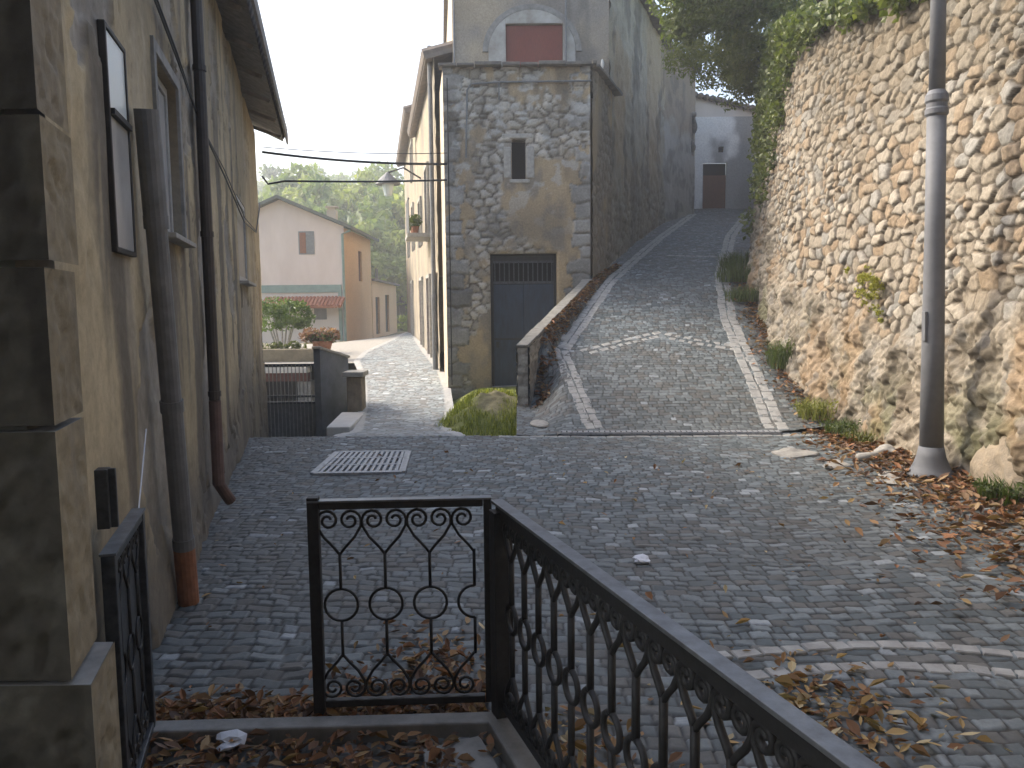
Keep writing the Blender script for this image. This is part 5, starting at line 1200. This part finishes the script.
# ------------------------------------------------------------------ fallen leaves and litter
def litter(name, P, size, seed, cols):
    n = len(P); rg = np.random.default_rng(seed); P = np.array(P); a = rg.uniform(0, 6.28, n); tl = rg.normal(0, .5, n)
    s_ = size*(.35+1.1*rg.random(n)**1.5); d = np.stack([np.cos(a), np.sin(a), np.sin(tl)*.6], -1); d /= np.linalg.norm(d, axis=1)[:, None]
    b_ = np.stack([-np.sin(a), np.cos(a), rg.normal(0, .3, n)], -1); b_ /= np.linalg.norm(b_, axis=1)[:, None]; w_ = s_*rg.uniform(.28, .5, n); cu = rg.uniform(-.1, .75, n)*w_
    u_ = np.array((0, 0, 1.0)); S_ = s_[:, None]; W_ = w_[:, None]; CU = cu[:, None]*u_
    v = [P-d*S_*.5, P-d*S_*.12+b_*W_*.5+CU, P-d*S_*.12, P-d*S_*.12-b_*W_*.5+CU, P+d*S_*.2+b_*W_*.42+CU, P+d*S_*.2+CU*.2, P+d*S_*.2-b_*W_*.42+CU, P+d*S_*.5+CU*.8]
    V = np.stack(v, 1).reshape(-1, 3); V[:, 2] += np.repeat(np.abs(np.sin(tl))*s_*.3, 8); o = (np.arange(n)*8)[:, None]
    F = np.concatenate([o+np.array(q) for q in ((0, 2, 1, 1), (0, 3, 2, 2), (1, 2, 5, 4), (2, 3, 6, 5), (4, 5, 7, 7), (5, 6, 7, 7))])
    tri = F[:, 2] == F[:, 3]
    me_v = V.tolist(); fs = [tuple(q[:3]) if t_ else tuple(q) for q, t_ in zip(F.tolist(), tri)]
    me = bpy.data.meshes.new(name); me.from_pydata(me_v, [], fs); me.materials.append(M['dry'])
    cols = np.array(cols); c = cols[rg.integers(0, len(cols), n)]*(.6+.7*rg.random(n))[:, None]; c4 = np.ones((len(V), 4)); c4[:, :3] = np.repeat(c, 8, 0)
    at_ = me.color_attributes.new('Col', 'FLOAT_COLOR', 'POINT'); at_.data.foreach_set('color', c4.ravel())
    ob = bpy.data.objects.new(name, me); link(ob); ob['kind'] = 'stuff'; return ob
BR = [(.22, .105, .045), (.30, .17, .075), (.16, .085, .045), (.36, .24, .12), (.12, .07, .045), (.27, .12, .05)]
YB = [(.36, .22, .08), (.42, .28, .11), (.26, .14, .06), (.46, .36, .2)]
rg = random.Random(55); P = []
while len(P) < 5200:
    yv = rg.uniform(4.0, 10.4); dd = abs(rg.gauss(0, .32)); wide = np.interp(yv, [4, 6.5, 9, 10.4], [1.9, 1.5, .9, .55]); xv = float(wallx(yv))-.05-dd*wide
    P.append((xv, yv, sz(xv, yv)+.012+rg.random()*.03))
litter('fallen_leaves', P, .085, 1, BR)
P = []
while len(P) < 1700:
    yv = rg.uniform(10.0, 17.5); dd = abs(rg.gauss(0, .18)); xv = float(wallx(yv))-.10-dd; P.append((xv, yv, az(xv, yv)+.02+rg.random()*.02))
while len(P) < 3300:
    yv = rg.uniform(12.2, 17.5); f = rg.random(); xl_ = float(ramp_left(yv)); xv = xl_+.16+f*max(.1, float(kerbx(yv))-xl_-.26); P.append((xv, yv, az(xv, yv)+.02+rg.random()*.03))
while len(P) < 3560:
    yv = rg.uniform(11.6, 12.3); xv = rg.gauss(.45, .07); P.append((xv, yv, az(xv, yv)+.02))
litter('fallen_leaves', P, .08, 2, BR)
P = []
while len(P) < 1500:
    xv = rg.uniform(-1.5, -.1); yv = 2.98+abs(rg.gauss(0, .14))*(1.3 if xv > -.7 else .8); P.append((xv, yv, .012+rg.random()*.02))
while len(P) < 3700:
    xv = rg.uniform(-1.55, -.05); yv = rg.uniform(2.0, 2.88)
    if (Vector((xv, yv, 0))-FA).dot(FN) > -.2 and rg.random() < .85: continue
    P.append((xv, yv, .012+rg.random()*.035))
while len(P) < 3950:
    xv = rg.gauss(-.38, .16); yv = rg.gauss(3.55, .2); P.append((xv, yv, .014))
litter('fallen_leaves', P, .06, 3, BR)
P = []
while len(P) < 420:
    xv = rg.gauss(1.25, .22); yv = rg.gauss(3.05, .22)
    if (Vector((xv, yv, 0))-FA).dot(FN) > .12: P.append((xv, yv, .016+rg.random()*.015))
while len(P) < 1150:
    u = rg.uniform(0, FL); k = .10+abs(rg.gauss(0, .18)); p = FA+FD*u+FN*k; P.append((p.x, p.y, .014+rg.random()*.01))
while len(P) < 1330:
    xv = rg.uniform(.2, 3.6); yv = rg.uniform(2.6, 8.5)
    if (Vector((xv, yv, 0))-FA).dot(FN) > .15 and rg.random() < .3+.2*xv: P.append((xv, yv, sz(xv, yv)+.016))
while len(P) < 1400:
    xv = rg.uniform(-2.2, .5); yv = rg.uniform(3.3, 9); P.append((xv, yv, .016))
litter('fallen_leaves', P, .062, 4, YB+BR[:2])
# scraps
def scrap(p, s_, lab, mt, seed, grp=None):
    import bmesh
    mb = MB(); mb.blob(p, (s_, s_*.75, s_*.32), seed, .7, 2); return tag(mb.build('paper_scrap', mt, base=p), lab, 'litter', grp)
scrap((.80, 4.95, .03), .055, 'white paper scrap lying alone on the open cobbles', M['paper'], 3)
scrap((-1.06, 2.82, .05), .055, 'pale blue crumpled paper among the leaves by the threshold', M['paper'], 5)
for k, (xv, yv, s_, lab) in enumerate([(3.96, 8.15, .10, 'pale loose rock left of the lamp post foot'), (4.05, 7.35, .06, 'small white stone right of the lamp post foot'), (3.72, 8.05, .09, 'grey loose rock just left of the pale one by the lamp')]):
    mb = MB(); mb.blob((xv-.1, yv, sz(xv, yv)+s_*.4), (s_, s_*.8, s_*.6), 44+k, .35)
    tag(mb.build('loose_rock', M['limestone'], smooth=True, base=(xv, yv, 0)), lab, 'rock', 'loose rocks by the lamp post')

# ------------------------------------------------------------------ air
mb = MB(); mb.box((-225, -85, -4), (225, 240, 34))
m, t, b = newmat('haze'); t.nodes.remove(b); v_ = t.nodes.new('ShaderNodeVolumePrincipled')
v_.inputs['Color'].default_value = (.93, .96, 1, 1); v_.inputs['Density'].default_value = .0031; v_.inputs['Anisotropy'].default_value = .3
t.links.new(v_.outputs[0], t.nodes['Material Output'].inputs['Volume']); mb.build('haze', m, kind='stuff')
